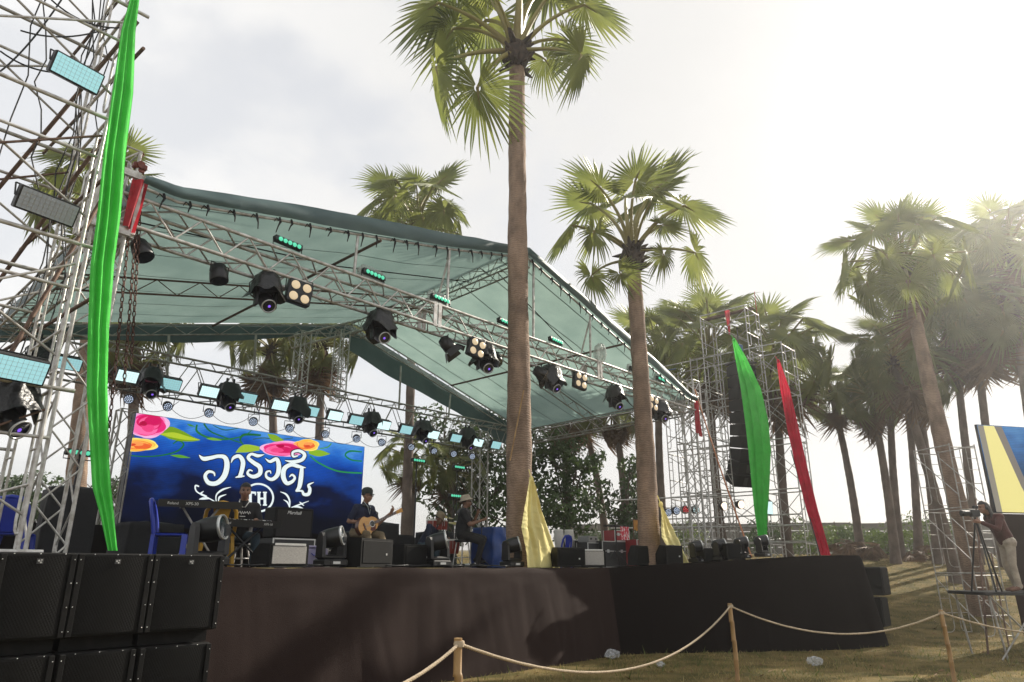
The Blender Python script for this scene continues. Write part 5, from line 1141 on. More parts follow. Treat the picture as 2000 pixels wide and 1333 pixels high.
p = onv(1182, 1090, 12.0); t = sthing('mixer_stand', 'tripod stand with a tray and striped red cloth before the red case', 'stand', (p.x, 11.6, DECK)); m_ = MB(); m_.tube([(0, 0, .3), (0, 0, 1.1)], .02, 6); m_.build('pole', blacksteel, t)
for k in range(3): a_ = k * 2.09 + .4; m_ = MB(); m_.tube([(0, 0, .5), (.42 * math.cos(a_), .42 * math.sin(a_), .01)], .014, 6); m_.build('leg', blacksteel, t)
m_ = MB(); m_.box((0, 0, 1.12), (.66, .4, .03), bev=.01); m_.build('tray', blackplas, t); m_ = MB(); m_.grid(lambda a, b: (-.08 + a * .4, -.21 - .02 * math.sin(a * 20), 1.1 - .36 * b), 20, 6)
st_m = mat('red and white patterned cloth', (.62, .05, .08), .7, base2=(.75, .68, .66), scale=26, stretch=(1, 1, .4), fac=(.47, .53)); m_.build('cloth', st_m, t)
# covered table, orange rattle rack, storage tub
p = onv(962, 1100, 11.2); t = sthing('covered_table', 'table wrapped in a crumpled blue tarpaulin right of the singer', 'table', (p.x, 11.2, DECK)); m_ = MB()
def tf(a, b):
    th_ = 2 * math.pi * a; k = max(abs(math.cos(th_)), abs(math.sin(th_))); r = (1 / k) ** .8; f = min(1, b * 4); zz = .84 - max(0, b - .25) / .75 * .96; sp_ = 1 + .22 * max(0, b - .25)
    return (.33 * math.cos(th_) * r * f * sp_ + .03 * noise.noise((a * 14, b * 5, 1)), .34 * math.sin(th_) * r * f * sp_ + .04 * noise.noise((a * 14, b * 5, 4)) , zz + .02 * noise.noise((a * 9, b * 9, 2)))
m_.grid(tf, 72, 24); m_.build('tarpaulin', mat('blue tarpaulin', (.010, .055, .25), .4, 0, var=.4, scale=3, bump=.5), t)
p = onv(1247, 1026, 12.2); t = sthing('shaker_rack', 'rack of hanging orange bamboo tubes left of the second palm', 'instrument', (p.x, 12.2, DECK)); zt = p.z + .16 - DECK; m_ = MB(); m_.tube([(-.3, 0, 0), (-.3, 0, zt)], .016, 6); m_.tube([(.3, 0, 0), (.3, 0, zt)], .016, 6); m_.tube([(-.36, 0, zt), (.36, 0, zt)], .018, 6); m_.build('frame', rust, t)
or_m = mat('orange bamboo tube', (.62, .28, .03), .45, 0, var=.35, scale=7)
for k in range(10): m_ = MB(); m_.tube([(-.27 + k * .06, 0, zt - .02), (-.27 + k * .06, -.02, zt - .32 + .03 * math.sin(k * 2))], .024, 8); m_.build('tube', or_m, t)
p = onv(603, 1100, 9.9); t = sthing('storage_tub', 'milky plastic storage tub beside the floor moving head', 'tub', (p.x, 9.9, DECK)); tubm = mat('milky plastic', (.55, .50, .62), .3, 0, base2=(.45, .42, .60), scale=3, trans=.4); m_ = MB(); m_.box((0, 0, .14), (.46, .34, .28), bev=.03); m_.build('tub', tubm, t); m_ = MB(); m_.box((0, 0, .295), (.50, .37, .03), bev=.01); m_.build('lid', tubm, t); m_ = MB(); m_.tube([(-.08, -.18, .2), (-.06, -.2, .17), (.06, -.2, .17), (.08, -.18, .2)], .008, 5); m_.build('handle', chair_b, t)
# keyboards on stands
kb_m = mat('keyboard shell', (.022, .023, .025), .35); ivory = mat('keyboard keys', (.7, .7, .68), .3)
def keyboard(label, px_, v, z, L, rz, txt, tilt):
    p = onv(px_, 1000, v); t = sthing('keyboard', label, 'keyboard', (p.x, v, z), rz, 'keyboards of the seated player'); Q = RX(R(tilt))
    m_ = MB(); m_.prism([(-.15, .0), (.15, .0), (.15, .05), (-.06, .07), (-.15, .10)], -L / 2, L / 2, axis='x', M=Q.to_4x4()); m_.build('body', kb_m, t)
    m_ = MB(); m_.box(Q @ Vector((0, .08, .062)), (L * .92, .12, .012), Q); m_.build('white_keys', ivory, t)
    m_ = MB(); n = int(L / .045)
    for i in range(n):
        if i % 7 not in (2, 6): m_.box(Q @ Vector((-L * .45 + i * L * .9 / n, .05, .073)), (.012, .07, .012), Q)
    tag(m_.build('black_keys', blackplas, t), kind='stuff')
    for k, (tx, x, sz) in enumerate(txt): text_part(tx, t, Q @ Vector((x, -.153, .05)), sz, wh_ink, rot=(R(90) + R(tilt), 0, 0))
    return t
k1_ = keyboard('long black keyboard on the upper tier left of the player', 388, 10.0, DECK + .80, 1.08, -.28, (('Roland', -.36, .05), ('XPS-30', -.12, .055)), 10); keyboard('black keyboard on the lower tier before the player', 476, 9.9, DECK + .57, 1.05, -.05, (('Roland', -.30, .045), ('XPS-10', .32, .045)), 12)
for lab, px_, v, h_, rz, wd in (('black tube stand under the upper keyboard', 390, 10.05, .79, -.28, .42), ('crossed black stand under the lower keyboard', 478, 9.95, .56, -.05, .46)):
    p = onv(px_, 1000, v); t = sthing('keyboard_stand', lab, 'keyboard stand', (p.x, v, DECK), rz, 'keyboard stands')
    for s_ in (-1, 1): m_ = MB(); m_.tube([(s_ * wd * .7, -.12, .02), (-s_ * wd * .55, -.06, h_ - .01)], .017, 6); m_.build('cross_leg', blacksteel if px_ > 400 else alu_b, t)
    for s_ in (-1, 1): m_ = MB(); m_.tube([(s_ * wd * .62, -.2, .02), (s_ * wd * .62, .22, .02)], .017, 6); m_.build('foot_bar', blacksteel, t)
    for s_ in (-1, 1): m_ = MB(); m_.tube([(s_ * wd * .55, -.14, h_), (s_ * wd * .55, .14, h_)], .017, 6); m_.build('support_bar', blacksteel, t)
# drums
drum_r = mat('red brown drum shell', (.30, .045, .03), .35, 0, base2=(.20, .03, .02), scale=6); skin_m = mat('drum skin', (.70, .66, .60), .6); conga_w = mat('cream conga shell', (.62, .58, .52), .35)
def drum(label, px_, py, v, r, h_, shell, name, group, stand_z=None, n=16, bulge=1.0):
    p = onv(px_, py, v); t = sthing(name, label, 'drum', (p.x, v, p.z), 0, group); m_ = MB(); m_.lathe([(r * .86, 0), (r * bulge, h_ * .55), (r, h_ * .95)], 18); m_.build('shell', shell, t)
    m_ = MB(); m_.lathe([(r * 1.05, h_ * .90), (r * 1.07, h_ * 1.0), (r * .98, h_ * 1.01), (.001, h_ * 1.0)], 18, caps=False); m_.build('head', skin_m, t)
    for k in range(6): a_ = k * math.pi / 3; l = MB(); l.tube([(r * 1.04 * math.cos(a_), r * 1.04 * math.sin(a_), h_ * .95), (r * 1.0 * math.cos(a_), r * 1.0 * math.sin(a_), h_ * .35)], .006, 4); l.build('lug', ring, t)
    m_ = MB(); z0 = DECK - p.z
    for k in range(3): a_ = k * 2.094; m_.tube([(0, 0, .02), (r * 1.3 * math.cos(a_), r * 1.3 * math.sin(a_), z0)], .012, 5)
    m_.build('stand', blacksteel, t); return t
for lab, x, y, r, h_ in (('left red bongo drum beside the percussionist', 843, 1036, .12, .22), ('middle red bongo drum beside the percussionist', 854, 1035, .12, .22), ('right red bongo drum beside the percussionist', 866, 1035, .10, .20)): drum(lab, x, y, 12.0, r, h_, drum_r, 'bongo_drum', 'bongo drums')
for lab, x, r, h_ in (('left cream conga drum behind the yellow drape', 1092, .13, .52), ('right cream conga drum behind the yellow drape', 1112, .13, .52)): drum(lab, x, 1070, 13.6, r, h_, conga_w, 'conga_drum', 'conga drums', bulge=1.25)
drum('red floor drum low behind the moving head', 880, 1082, 11.8, .2, .3, drum_r, 'floor_drum', None)
# microphones on stands
def mic_stand(label, px_, v, h_, boom=None, rz=0.):
    p = onv(px_, 1100, v); t = sthing('microphone_stand', label, 'microphone stand', (p.x, v, DECK), rz, 'microphone stands'); m_ = MB(); m_.tube([(0, 0, .12), (0, 0, h_)], .011, 6); m_.build('pole', blacksteel, t)
    for k in range(3): a_ = k * 2.094 + .5; l = MB(); l.tube([(0, 0, .2), (.28 * math.cos(a_), .28 * math.sin(a_), .01)], .009, 5); l.build('leg', blacksteel, t)
    e = Vector((0, 0, h_)) + (Vector(boom) if boom else Vector((0, 0, .12))); m_ = MB(); m_.tube([(0, 0, h_), e], .009, 5); m_.build('boom', blacksteel, t)
    d = (e - Vector((0, 0, h_))).normalized(); m_ = MB(); m_.tube([e - d * .02, e + d * .12], [.012, .018], 8); m_.build('microphone', blackplas, t); m_ = MB(); m_.ball(e + d * .145, .026, n=10); m_.build('mic_head', mat('mic mesh', (.10, .10, .10), .4, .7), t); return t
mic_stand('microphone stand with boom before the guitarist', 732, 11.0, .98, (-.16, .03, .07)); mic_stand('thin microphone stand left of the percussionist', 807, 11.9, 1.35); mic_stand('microphone stand with clip in front of the singer', 940, 11.0, 1.0, (-.1, .1, .2)); mic_stand('low microphone stand at the bongo drums', 873, 11.7, 1.05, (-.15, 0, .12))

# ------------------------------------------------------------------ covered gear, drum hardware and cables at the back
cover_m = mat('black dust cover', (.009, .009, .010), .8, 0, bump=.6, scale=9)
def covered(label, px_, v, w_, d_, h_, sd):
    p = onv(px_, 1095, v); t = sthing('covered_amplifier', label, 'amplifier', (p.x, v, DECK), rng.uniform(-.2, .2), 'covered gear at the back'); m_ = MB()
    def cf(a, b):
        th_ = 2 * math.pi * a; k = max(abs(math.cos(th_)), abs(math.sin(th_))); r = (1 / k) ** .9; f = min(1, b * 3.3); sp_ = 1 + .08 * max(0, b - .3); n_ = .03 * noise.noise((math.cos(th_) * 3 + sd, math.sin(th_) * 3, b * 4))
        return (w_ / 2 * math.cos(th_) * r * f * sp_ + n_, d_ / 2 * math.sin(th_) * r * f * sp_ + n_, h_ - .05 * f * f * (b < .31) - max(0, b - .3) / .7 * h_ + .03 * noise.noise((a * 8, b * 4, sd)) * (b < .9))
    m_.grid(cf, 48, 18); m_.build('cover', cover_m, t); m_ = MB(); m_.box((0, 0, h_ * .45), (w_ * .8, d_ * .8, h_ * .8)); m_.build('cabinet', box_m, t)
for lab, x, v, w_, d_, h_, sd in (('black covered amplifier right behind the guitarist', 742, 12.8, .6, .5, .95, 1), ('lower black covered amplifier left of the percussionist', 765, 13.2, .8, .5, .72, 2), ('black covered cabinet behind the percussionist', 850, 14.0, .9, .6, .9, 3), ('black covered stack behind the left lattice tower', 115, 12.6, .7, .6, 1.2, 4), ('dark covered cabinet behind the blue chair', 280, 13.2, 1.0, .6, .75, 5), ('black covered cabinet behind the tall microphone stand', 690, 14.2, .9, .6, .8, 6)): covered(lab, x, v, w_, d_, h_, sd)
chrome = mat('chrome hardware', (.62, .62, .62), .18, .9); brass = mat('cymbal brass', (.45, .30, .10), .3, .8)
for lab, x, v, h_ in (('thin cymbal on a chrome stand right of the bongo drums', 886, 11.9, .95), ('low cymbal on a chrome stand behind the singer', 868, 12.4, 1.12)):
    p = onv(x, 1095, v); t = sthing('cymbal_stand', lab, 'cymbal stand', (p.x, v, DECK), 0, 'cymbal stands'); m_ = MB(); m_.tube([(0, 0, .25), (0, 0, h_)], .011, 6); m_.build('pole', chrome, t)
    for k in range(3): m_ = MB(); a_ = 2.09 * k; m_.tube([(0, 0, .35), (.28 * math.cos(a_), .28 * math.sin(a_), .01)], .010, 5); m_.build('leg', chrome, t)
    m_ = MB(); m_.lathe([(.19, -.012), (.05, .008), (.03, .022), (.005, .026)], 24, M4(RX(R(14)), (0, 0, h_))); m_.build('cymbal', brass, t)
for i, (lab, x, v) in enumerate((('left effect pedal at the feet of the singer', 900, 9.6), ('middle effect pedal at the feet of the singer', 912, 9.7), ('right effect pedal at the feet of the singer', 925, 9.6))):
    p = onv(x, 1108, v); t = sthing('effect_pedal', lab, 'effect pedal', (p.x, v, DECK), rng.uniform(-.4, .4), 'effect pedals'); m_ = MB(); m_.box((0, 0, .03), (.10, .14, .055), bev=.01); m_.build('housing', badge_m if i % 2 else blackplas, t); m_ = MB(); m_.lathe([(.014, .057), (.014, .075)], 8, M4(RX(0), (0, -.03, 0))); m_.build('switch', chrome, t)
for i, (x0, v0, x1, v1) in enumerate(((420, 8.85, 560, 8.9), (600, 8.86, 700, 8.95), (760, 8.85, 900, 9.2), (880, 8.9, 1010, 8.85), (1120, 8.85, 1240, 8.75))):
    a = onv(x0, 1106, v0); b = onv(x1, 1106, v1); m_ = MB(); pts = [(a.x + (b.x - a.x) * k / 14, a.y + (b.y - a.y) * k / 14 + .06 * math.sin(k * 1.3 + i), DECK + .014 + .012 * abs(math.sin(k * .9 + i))) for k in range(15)]
    m_.tube(pts, .011, 5); o = tag(m_.build('stage_cable', rubber), ['black cable along the stage edge below the keyboards', 'black cable along the stage edge before the large monitor', 'black cable along the stage edge below the percussionist', 'black cable along the stage edge at the near palm foot', 'black cable along the stage edge right of the yellow drape'][i], 'cable', 'cables on the stage edge'); o.rotation_euler = (0, 0, SROT)
# ------------------------------------------------------------------ people
def remesh(m_, vox, it=3):
    me = bpy.data.meshes.new('tmp'); me.from_pydata(m_.v, [], m_.f); o = bpy.data.objects.new('tmp', me); COL.objects.link(o)
    r = o.modifiers.new('r', 'REMESH'); r.mode = 'VOXEL'; r.voxel_size = vox; s_ = o.modifiers.new('s', 'SMOOTH'); s_.factor = .5; s_.iterations = it
    dg = bpy.context.evaluated_depsgraph_get(); out_ = bpy.data.meshes.new_from_object(o.evaluated_get(dg)); bpy.data.objects.remove(o); return out_
skin_c = mat('tan skin', (.30, .165, .105), .5, 0, base2=(.25, .13, .08), scale=9); skin_d = mat('deep tan skin', (.22, .115, .07), .5, 0, base2=(.18, .09, .055), scale=9)
lip_m = mat('lips', (.22, .07, .06), .5); eye_m = mat('dark eye', (.012, .010, .009), .2); hair_m = mat('black hair', (.012, .010, .009), .55, 0, bump=.8, scale=60, stretch=(1, 1, .15))
def fabric(n, c): return mat(n, c, .85, 0, var=.35, scale=7, bump=.5, bscale=16)
def person(label, loc, rz, J, mats, scale=1.0, face=(0, -1, 0), build=1.0, world=False, grip=('curl', 'curl'), hair='short', sandals=False):
    """J: joints in local metres (x to the person's left side of the picture, -y forward); mats: shirt, trousers, skin, shoes"""
    t = thing('person', label, 'person', loc, rz) if world else sthing('person', label, 'person', loc, rz)
    V_ = {k: Vector(v) for k, v in J.items()}; seg = []; b = build
    def cap(a, c, ra, rb, mi): seg.append((a, c, ra, rb, mi))
    P, C, N_ = V_['pelvis'], V_['chest'], V_['neck']; Hd = V_['head']
    up = (C - P).normalized(); sideS = (V_['shR'] - V_['shL']).normalized(); fwd = sideS.cross(up)
    mid = P.lerp(C, .5)
    cap(V_['hipL'], V_['hipR'], .115 * b, .115 * b, 1); cap(P, mid, .135 * b, .14 * b, 0)
    for s_ in (-1, 1): cap(mid + sideS * s_ * .05, C + sideS * s_ * .075, .115 * b, .12 * b, 0); cap(P + sideS * s_ * .05 + up * .05, mid + sideS * s_ * .05, .115 * b, .115 * b, 0)
    cap(V_['shL'], V_['shR'], .075 * b, .075 * b, 0); cap(C, N_, .10, .065, 0); cap(N_, Hd - Vector((0, 0, .04)), .056, .056, 2)
    for s_ in 'LR':
        e, w_ = V_['el' + s_], V_['wr' + s_]; sh = V_['sh' + s_]; m1 = sh.lerp(e, .72); slv = mats.get('sleeve', .72); m1 = sh.lerp(e, slv)
        cap(sh, m1, .066 * b, .056 * b, 0); cap(m1, e, .046 * b, .041 * b, 2 if slv < 1 else 0)
        if mats.get('long'): cap(e, e.lerp(w_, .9), .052, .042, 0)
        cap(e, w_, .040 * b, .028, 2)
        h_, k_, a_ = V_['hip' + s_], V_['kn' + s_], V_['an' + s_]; cap(h_, k_, .092 * b, .068 * b, 1); cap(k_, a_, .066 * b, .052, 1)
        toe = V_['toe' + s_]; cap(a_ + Vector((0, 0, -.02)), toe, .042, .034, 3); cap(a_ + (a_ - toe) * .25, a_, .038, .04, 3)
        hd = (V_['hd' + s_]).normalized(); cap(w_, w_ + hd * .075, .028, .036, 2)
    f = Vector(face).normalized(); rt = f.cross(Vector((0, 0, 1))).normalized(); u_ = rt.cross(f)
    Q = Matrix((rt, -f, u_)).transposed()
    m_ = MB()
    for a, c, ra, rb, mi in seg:
        m_.ball(a, ra, n=12); m_.ball(c, rb, n=12)
        if (c - a).length > 1e-4: m_.tube([a, c], [ra, rb], 12)
    def hp(x, y, z): return Hd + Q @ Vector((x, y, z))         # -y is towards the face
    heads = [((0, .015, .03), (.074, .092, .092)), ((0, -.02, -.035), (.060, .070, .075)), ((0, -.045, -.085), (.036, .034, .030)), ((0, -.055, .03), (.056, .04, .03)), ((0, -.092, -.022), (.015, .022, .020)), ((0, -.088, .005), (.010, .014, .028)),
             ((.074, .01, -.015), (.012, .022, .032)), ((-.074, .01, -.015), (.012, .022, .032)), ((.034, -.060, -.03), (.026, .026, .024)), ((-.034, -.060, -.03), (.026, .026, .024)), ((0, -.082, -.062), (.026, .014, .012))]
    for c, r in heads: m_.ball(hp(*c), r, Q, n=14)
    me = remesh(m_, .0125); me.name = 'body'
    ml = [mats['shirt'], mats['trousers'], mats['skin'], mats['shoes']]
    me.materials.clear()
    for q in ml: me.materials.append(q)
    A = np.array([s_[0] for s_ in seg]); Bv = np.array([s_[1] for s_ in seg]) - A; ra = np.array([s_[2] for s_ in seg]); rb = np.array([s_[3] for s_ in seg]); mi = np.array([s_[4] for s_ in seg])
    n = len(me.polygons); ce = np.empty(n * 3); me.polygons.foreach_get('center', ce); ce = ce.reshape(n, 3)
    d = ce[:, None, :] - A[None]; tt = np.clip((d * Bv[None]).sum(2) / np.maximum((Bv ** 2).sum(1), 1e-9)[None], 0, 1)
    dist = np.linalg.norm(d - tt[..., None] * Bv[None], axis=2) - (ra + (rb - ra) * tt); idx = mi[dist.argmin(1)]
    hd_ = np.linalg.norm(ce - np.array(Hd), axis=1) < .135; idx[hd_ & (ce[:, 2] > Hd.z - .13)] = 2
    me.polygons.foreach_set('material_index', idx.astype(np.int32)); me.polygons.foreach_set('use_smooth', np.ones(n, bool))
    # fingers rooted in the palms are added to the same mesh
    fm = MB()
    for s_, g in zip('LR', grip):
        w_ = V_['wr' + s_]; hd = V_['hd' + s_].normalized(); pn = Vector(J.get('pn' + s_, (0, 0, -1))); pn = (pn - hd * pn.dot(hd)).normalized(); sd = hd.cross(pn)
        th_side = 1 if (s_ == 'L') else -1
        for k, (o_, L) in enumerate(((-.027, .062), (-.009, .074), (.009, .080), (.027, .072))):
            b0 = w_ + hd * .085 + sd * o_; cu = {'curl': (.5, 1.3), 'fist': (1.2, 2.3), 'flat': (.15, .35)}[g]
            d1 = (hd * math.cos(cu[0]) + pn * math.sin(cu[0])); d2 = (hd * math.cos(cu[1]) + pn * math.sin(cu[1]))
            p1 = b0 + d1 * L * .5; fm.tube([b0 - hd * .03, b0, p1, p1 + d2 * L * .45], [.011, .0105, .0095, .007], 6, mi=2)
        tb = w_ + hd * .03 + sd * (.034 * th_side); td = (hd * .7 + sd * th_side * .6 + pn * .45).normalized(); fm.tube([w_ + hd * .02, tb, tb + td * .032, tb + (td + hd * .6).normalized() * .062], [.013, .013, .011, .008], 6, mi=2)
    me2 = fm.mesh('f', ml); import bmesh
    bm = bmesh.new(); bm.from_mesh(me); bm.from_mesh(me2); bm.to_mesh(me); bm.free()
    o = bpy.data.objects.new('body', me); COL.objects.link(o); o.parent = t
    for s_ in (-1, 1):
        e = MB(); e.ball(hp(s_ * .031, -.083, .006), (.013, .008, .007), Q, 8); e.build('eye', eye_m, t)
        e = MB(); e.tube([hp(s_ * .014, -.094, .024), hp(s_ * .033, -.092, .029), hp(s_ * .052, -.078, .023)], [.003, .005, .003], 5); e.build('eyebrow', hair_m, t)
    e = MB(); e.ball(hp(0, -.096, -.056), (.024, .007, .0065), Q, 8); e.build('mouth', lip_m, t)
    if hair:
        h_ = MB()
        def hf(a, c):
            th_ = 2 * math.pi * a; ph_ = math.pi * c * (.60 if math.sin(th_) > -.2 else .40); r = 1 + .06 * noise.noise((math.cos(th_) * 4, math.sin(th_) * 4, c * 6))
            return hp(.084 * math.sin(ph_) * math.cos(th_) * r, .012 + .102 * math.sin(ph_) * math.sin(th_) * r, .032 + .101 * math.cos(ph_) * r)
        h_.grid(hf, 28, 10); h_.build('hair', hair_m, t)
        if hair == 'long':
            h_ = MB(); h_.grid(lambda a, c: hp(.088 * math.cos(math.pi * (a * 1.1 - .05)) * (1 + .1 * c), .015 + .10 * math.sin(math.pi * (a * 1.1 - .05)) * (1 + .25 * c) + .04 * c, .06 - .30 * c + .012 * math.sin(a * 40)), 24, 12); h_.build('long_hair', hair_m, t)
    return t, hp, Q, V_
def SH(x, z, y=0.): return (x, y, z)
dark_tee = fabric('black tee', (.014, .014, .016)); navy_tee = fabric('navy tee', (.014, .02, .05)); denim = fabric('dark denim', (.03, .055, .075)); khaki = fabric('khaki trousers', (.20, .15, .085)); blackp = fabric('black trousers', (.013, .012, .012)); shoe_m = mat('dark shoe', (.02, .018, .016), .6)
def seated(face_dir, seat, lean=.06, chest_h=.43, head_h=.70, knee=(.20, .45), arms=None, tilt=0.0, spread=.11, kz=None, foot=None):
    """joints of a sitting body that faces -y; seat is the height of the hip joints"""
    J = dict(pelvis=(0, 0, seat + .06), chest=(0, -lean, seat + chest_h - .02), neck=(0, -lean * 1.25, seat + chest_h + .12), head=(0, -lean * 1.5 - .03, seat + head_h), shL=(.175, -lean, seat + chest_h + .04), shR=(-.175, -lean, seat + chest_h + .04), hipL=(.085, 0, seat + .02), hipR=(-.085, 0, seat + .02))
    kz = seat + .02 if kz is None else kz
    for s_, k in (('L', 1), ('R', -1)):
        J['kn' + s_] = (k * (spread + .06), -.43, kz); J['an' + s_] = (k * (spread + .05), -.40, max(.07, kz - .43)); J['toe' + s_] = (k * (spread + .08), -.56, max(.035, kz - .47))
    J.update(arms or {}); return J
# keyboard player
p = onv(468, 1060, 10.45); ZD = DECK
J = seated(None, .40, .08, arms=dict(elL=(.27, -.14, .62), wrL=(.20, -.40, .66), hdL=(-.1, -1, -.1), pnL=(0, 0, -1), elR=(-.27, -.14, .62), wrR=(-.18, -.40, .66), hdR=(.1, -1, -.1), pnR=(0, 0, -1)), spread=.16)
kp, hp, Q, V_ = person('keyboard player in a black printed tee and jeans on a stool', (p.x, 10.45, ZD), R(-28), J, dict(shirt=dark_tee, trousers=denim, skin=skin_d, shoes=shoe_m), face=(.05, -1, -.05))
cc_ = MB(); c4s = [(-.085, .10), (-.06, .115), (-.03, .10), (0, .115), (.03, .10), (.055, .12), (.08, .105)]
m_ = MB(); cy = V_['chest'].y - .148
for k in range(6): m_.tube([(-.09 + k * .034, cy, V_['chest'].z - .05 + .012 * math.sin(k * 2)), (-.075 + k * .034, cy - .006, V_['chest'].z - .015), (-.062 + k * .034, cy, V_['chest'].z - .045)], .006, 5)
m_.tube([(-.04, cy, V_['chest'].z - .09), (.04, cy, V_['chest'].z - .09)], .006, 5); tag(m_.build('shirt_print', wh_ink, kp), kind='stuff')
m_ = MB(); m_.tube([hp(.06, .05, -.12), hp(.07, -.05, -.16), hp(.02, -.10, -.24), hp(-.02, -.10, -.24), hp(-.07, -.05, -.16), hp(-.06, .05, -.12)], .007, 5); m_.build('headphone_cord', wh_ink, kp)
def stool(label, uvz, h_, r=.17, m=None):
    t = sthing('stool', label, 'stool', uvz); m_ = MB(); m_.lathe([(r * .9, h_ - .05), (r, h_ - .03), (r, h_ - .01), (r * .9, h_)], 18); m_.build('seat', blackplas, t)
    for k in range(4): a_ = k * math.pi / 2 + .78; l = MB(); l.tube([(r * .7 * math.cos(a_), r * .7 * math.sin(a_), h_ - .04), (r * 1.15 * math.cos(a_), r * 1.15 * math.sin(a_), 0)], .014, 6); l.build('leg', m or alu, t)
    m_ = MB(); m_.tube([(r * .98 * math.cos(k * math.pi / 6), r * .98 * math.sin(k * math.pi / 6), h_ * .35) for k in range(13)], .009, 5); m_.build('foot_ring', m or alu, t)
stool('round stool under the keyboard player', (p.x, 10.45, ZD), .34)
# guitarist
p = onv(700, 1060, 11.25); gz = onv(706, 955, 11.25).z - ZD; seat = gz - .84
J = seated(None, seat, .10, arms=dict(elR=(-.27, -.02, seat + .22), wrR=(-.06, -.26, seat + .20), hdR=(1, -.25, -.25), pnR=(0, 1, -.3), elL=(.30, -.18, seat + .20), wrL=(.46, -.34, seat + .40), hdL=(.2, -.5, 1), pnL=(-.5, .7, .2)), spread=.12, kz=seat - .02)
J['knR'] = (-.16, -.45, seat - .02); J['anR'] = (-.10, -.55, seat - .42); J['toeR'] = (-.10, -.72, seat - .46); J['anL'] = (.16, -.66, seat - .40); J['toeL'] = (.2, -.82, seat - .43)
gt, hp, Q, V_ = person('guitarist in a navy tee, cap and glasses sitting by the microphone', (p.x, 11.25, ZD), R(2), J, dict(shirt=navy_tee, trousers=khaki, skin=skin_c, shoes=shoe_m), face=(.55, -1, -.05))
m_ = MB(); m_.lathe([(.098, .015), (.106, .05), (.103, .09), (.075, .125), (.02, .14)], 22, M4(Q, hp(0, .01, .02))); m_.grid(lambda a, b: hp(.075 * math.cos(math.pi * (1 - a)), -.075 - .07 * b * math.sin(math.pi * a), .048 - .025 * b), 14, 4); m_.build('cap', fabric('olive cap', (.035, .045, .04)), gt)
def glasses(t, hp):
    m_ = MB()
    for s_ in (-1, 1): m_.tube([hp(s_ * .033 + .024 * math.cos(a), -.099, .004 + .018 * math.sin(a)) for a in [k * math.pi / 6 for k in range(13)]], .0035, 5); m_.tube([hp(s_ * .057, -.096, .008), hp(s_ * .082, .0, .004)], .0035, 5)
    m_.tube([hp(-.01, -.1, .008), hp(.01, -.1, .008)], .0035, 5); m_.build('glasses', blackplas, t)
glasses(gt, hp); m_ = MB(); m_.tube([hp(.06, .04, -.11), hp(.075, -.06, -.20), hp(.02, -.09, -.34), hp(-.05, -.07, -.2), hp(-.06, .04, -.11)], .006, 5); m_.build('lanyard', mat('pale cord', (.4, .45, .45), .7), gt)
flight_case('low case the guitarist sits on', p.x, 11.27, R(20), .5, .42, max(.3, seat - .10))
# acoustic guitar held across the lap
gu = sthing('acoustic_guitar', 'natural wood acoustic guitar held by the guitarist', 'guitar', (p.x, 11.25, ZD), R(2)); GM = M4(RX(R(-8)) @ RY(R(-22)), (.0, -.335, seat + .17)); wood = mat('honey spruce', (.62, .32, .075), .3, 0, base2=(.52, .25, .055), scale=3, stretch=(1, 1, 14), coat=.4); dwood = mat('dark guitar wood', (.10, .035, .018), .35, coat=.3)
out2 = []
for k in range(48):
    a_ = 2 * math.pi * k / 48; x = math.cos(a_); y = math.sin(a_); w_ = .195 if x < -.1 else .195 - .045 * min(1, (x + .1) * 2); wst = 1 - .22 * math.exp(-((x - .12) / .22) ** 2); out2.append((.245 * x - .06, y * w_ * wst))
m_ = MB(); m_.prism(out2, 0, .095, axis='y', M=GM); m_.build('body', dwood, gu); m_ = MB(); m_.prism([(a * .99, b * .985) for a, b in out2], -.004, .0005, axis='y', M=GM); m_.build('top', wood, gu)
def gdisc(x, z, r, m, nm, off): m_ = MB(); m_.lathe([(.0005, 0), (r, 0)], 24, GM @ M4(RX(R(90)), (x, off, z)), caps=False); m_.build(nm, m, gu)
gdisc(.03, 0, .062, ring, 'rosette', -.0055); gdisc(.03, 0, .05, eye_m, 'sound_hole', -.0065)
m_ = MB(); m_.prism([(-.02, -.05), (.05, -.065), (.10, -.04), (.06, -.13), (-.02, -.125), (-.06, -.09)], -.0075, -.0045, axis='y', M=GM); m_.build('pickguard', mat('dark red pickguard', (.09, .012, .01), .3), gu)
m_ = MB(); m_.box(GM @ Vector((-.16, -.01, 0)), (.03, .014, .15), GM.to_3x3()); m_.build('bridge', dwood, gu); m_ = MB(); m_.box(GM @ Vector((.37, -.008, 0)), (.56, .026, .052), GM.to_3x3()); m_.build('neck', dwood, gu)
m_ = MB(); m_.prism([(.65, -.03), (.83, -.042), (.83, .042), (.65, .03)], -.016, .004, axis='y', M=GM); hd_ = m_.build('headstock', wood, gu)
for k in range(6): m_ = MB(); m_.ball(GM @ Vector((.69 + .05 * (k % 3), 0, .055 if k < 3 else -.055)), (.010, .008, .012), n=6); m_.build('tuning_peg', ring, hd_)
for k in range(8): m_ = MB(); m_.box(GM @ Vector((.16 + .06 * k, -.0225, 0)), (.012 if k % 2 else .003, .003, .022 if k % 2 else .05), GM.to_3x3()); m_.build('fret_marker', ring, gu)
m_ = MB()
for k in range(6): m_.tube([GM @ Vector((-.16, -.02, -.022 + k * .009)), GM @ Vector((.66, -.027, -.018 + k * .0072))], .0012, 3)
tag(m_.build('strings', ring, gu), kind='stuff')
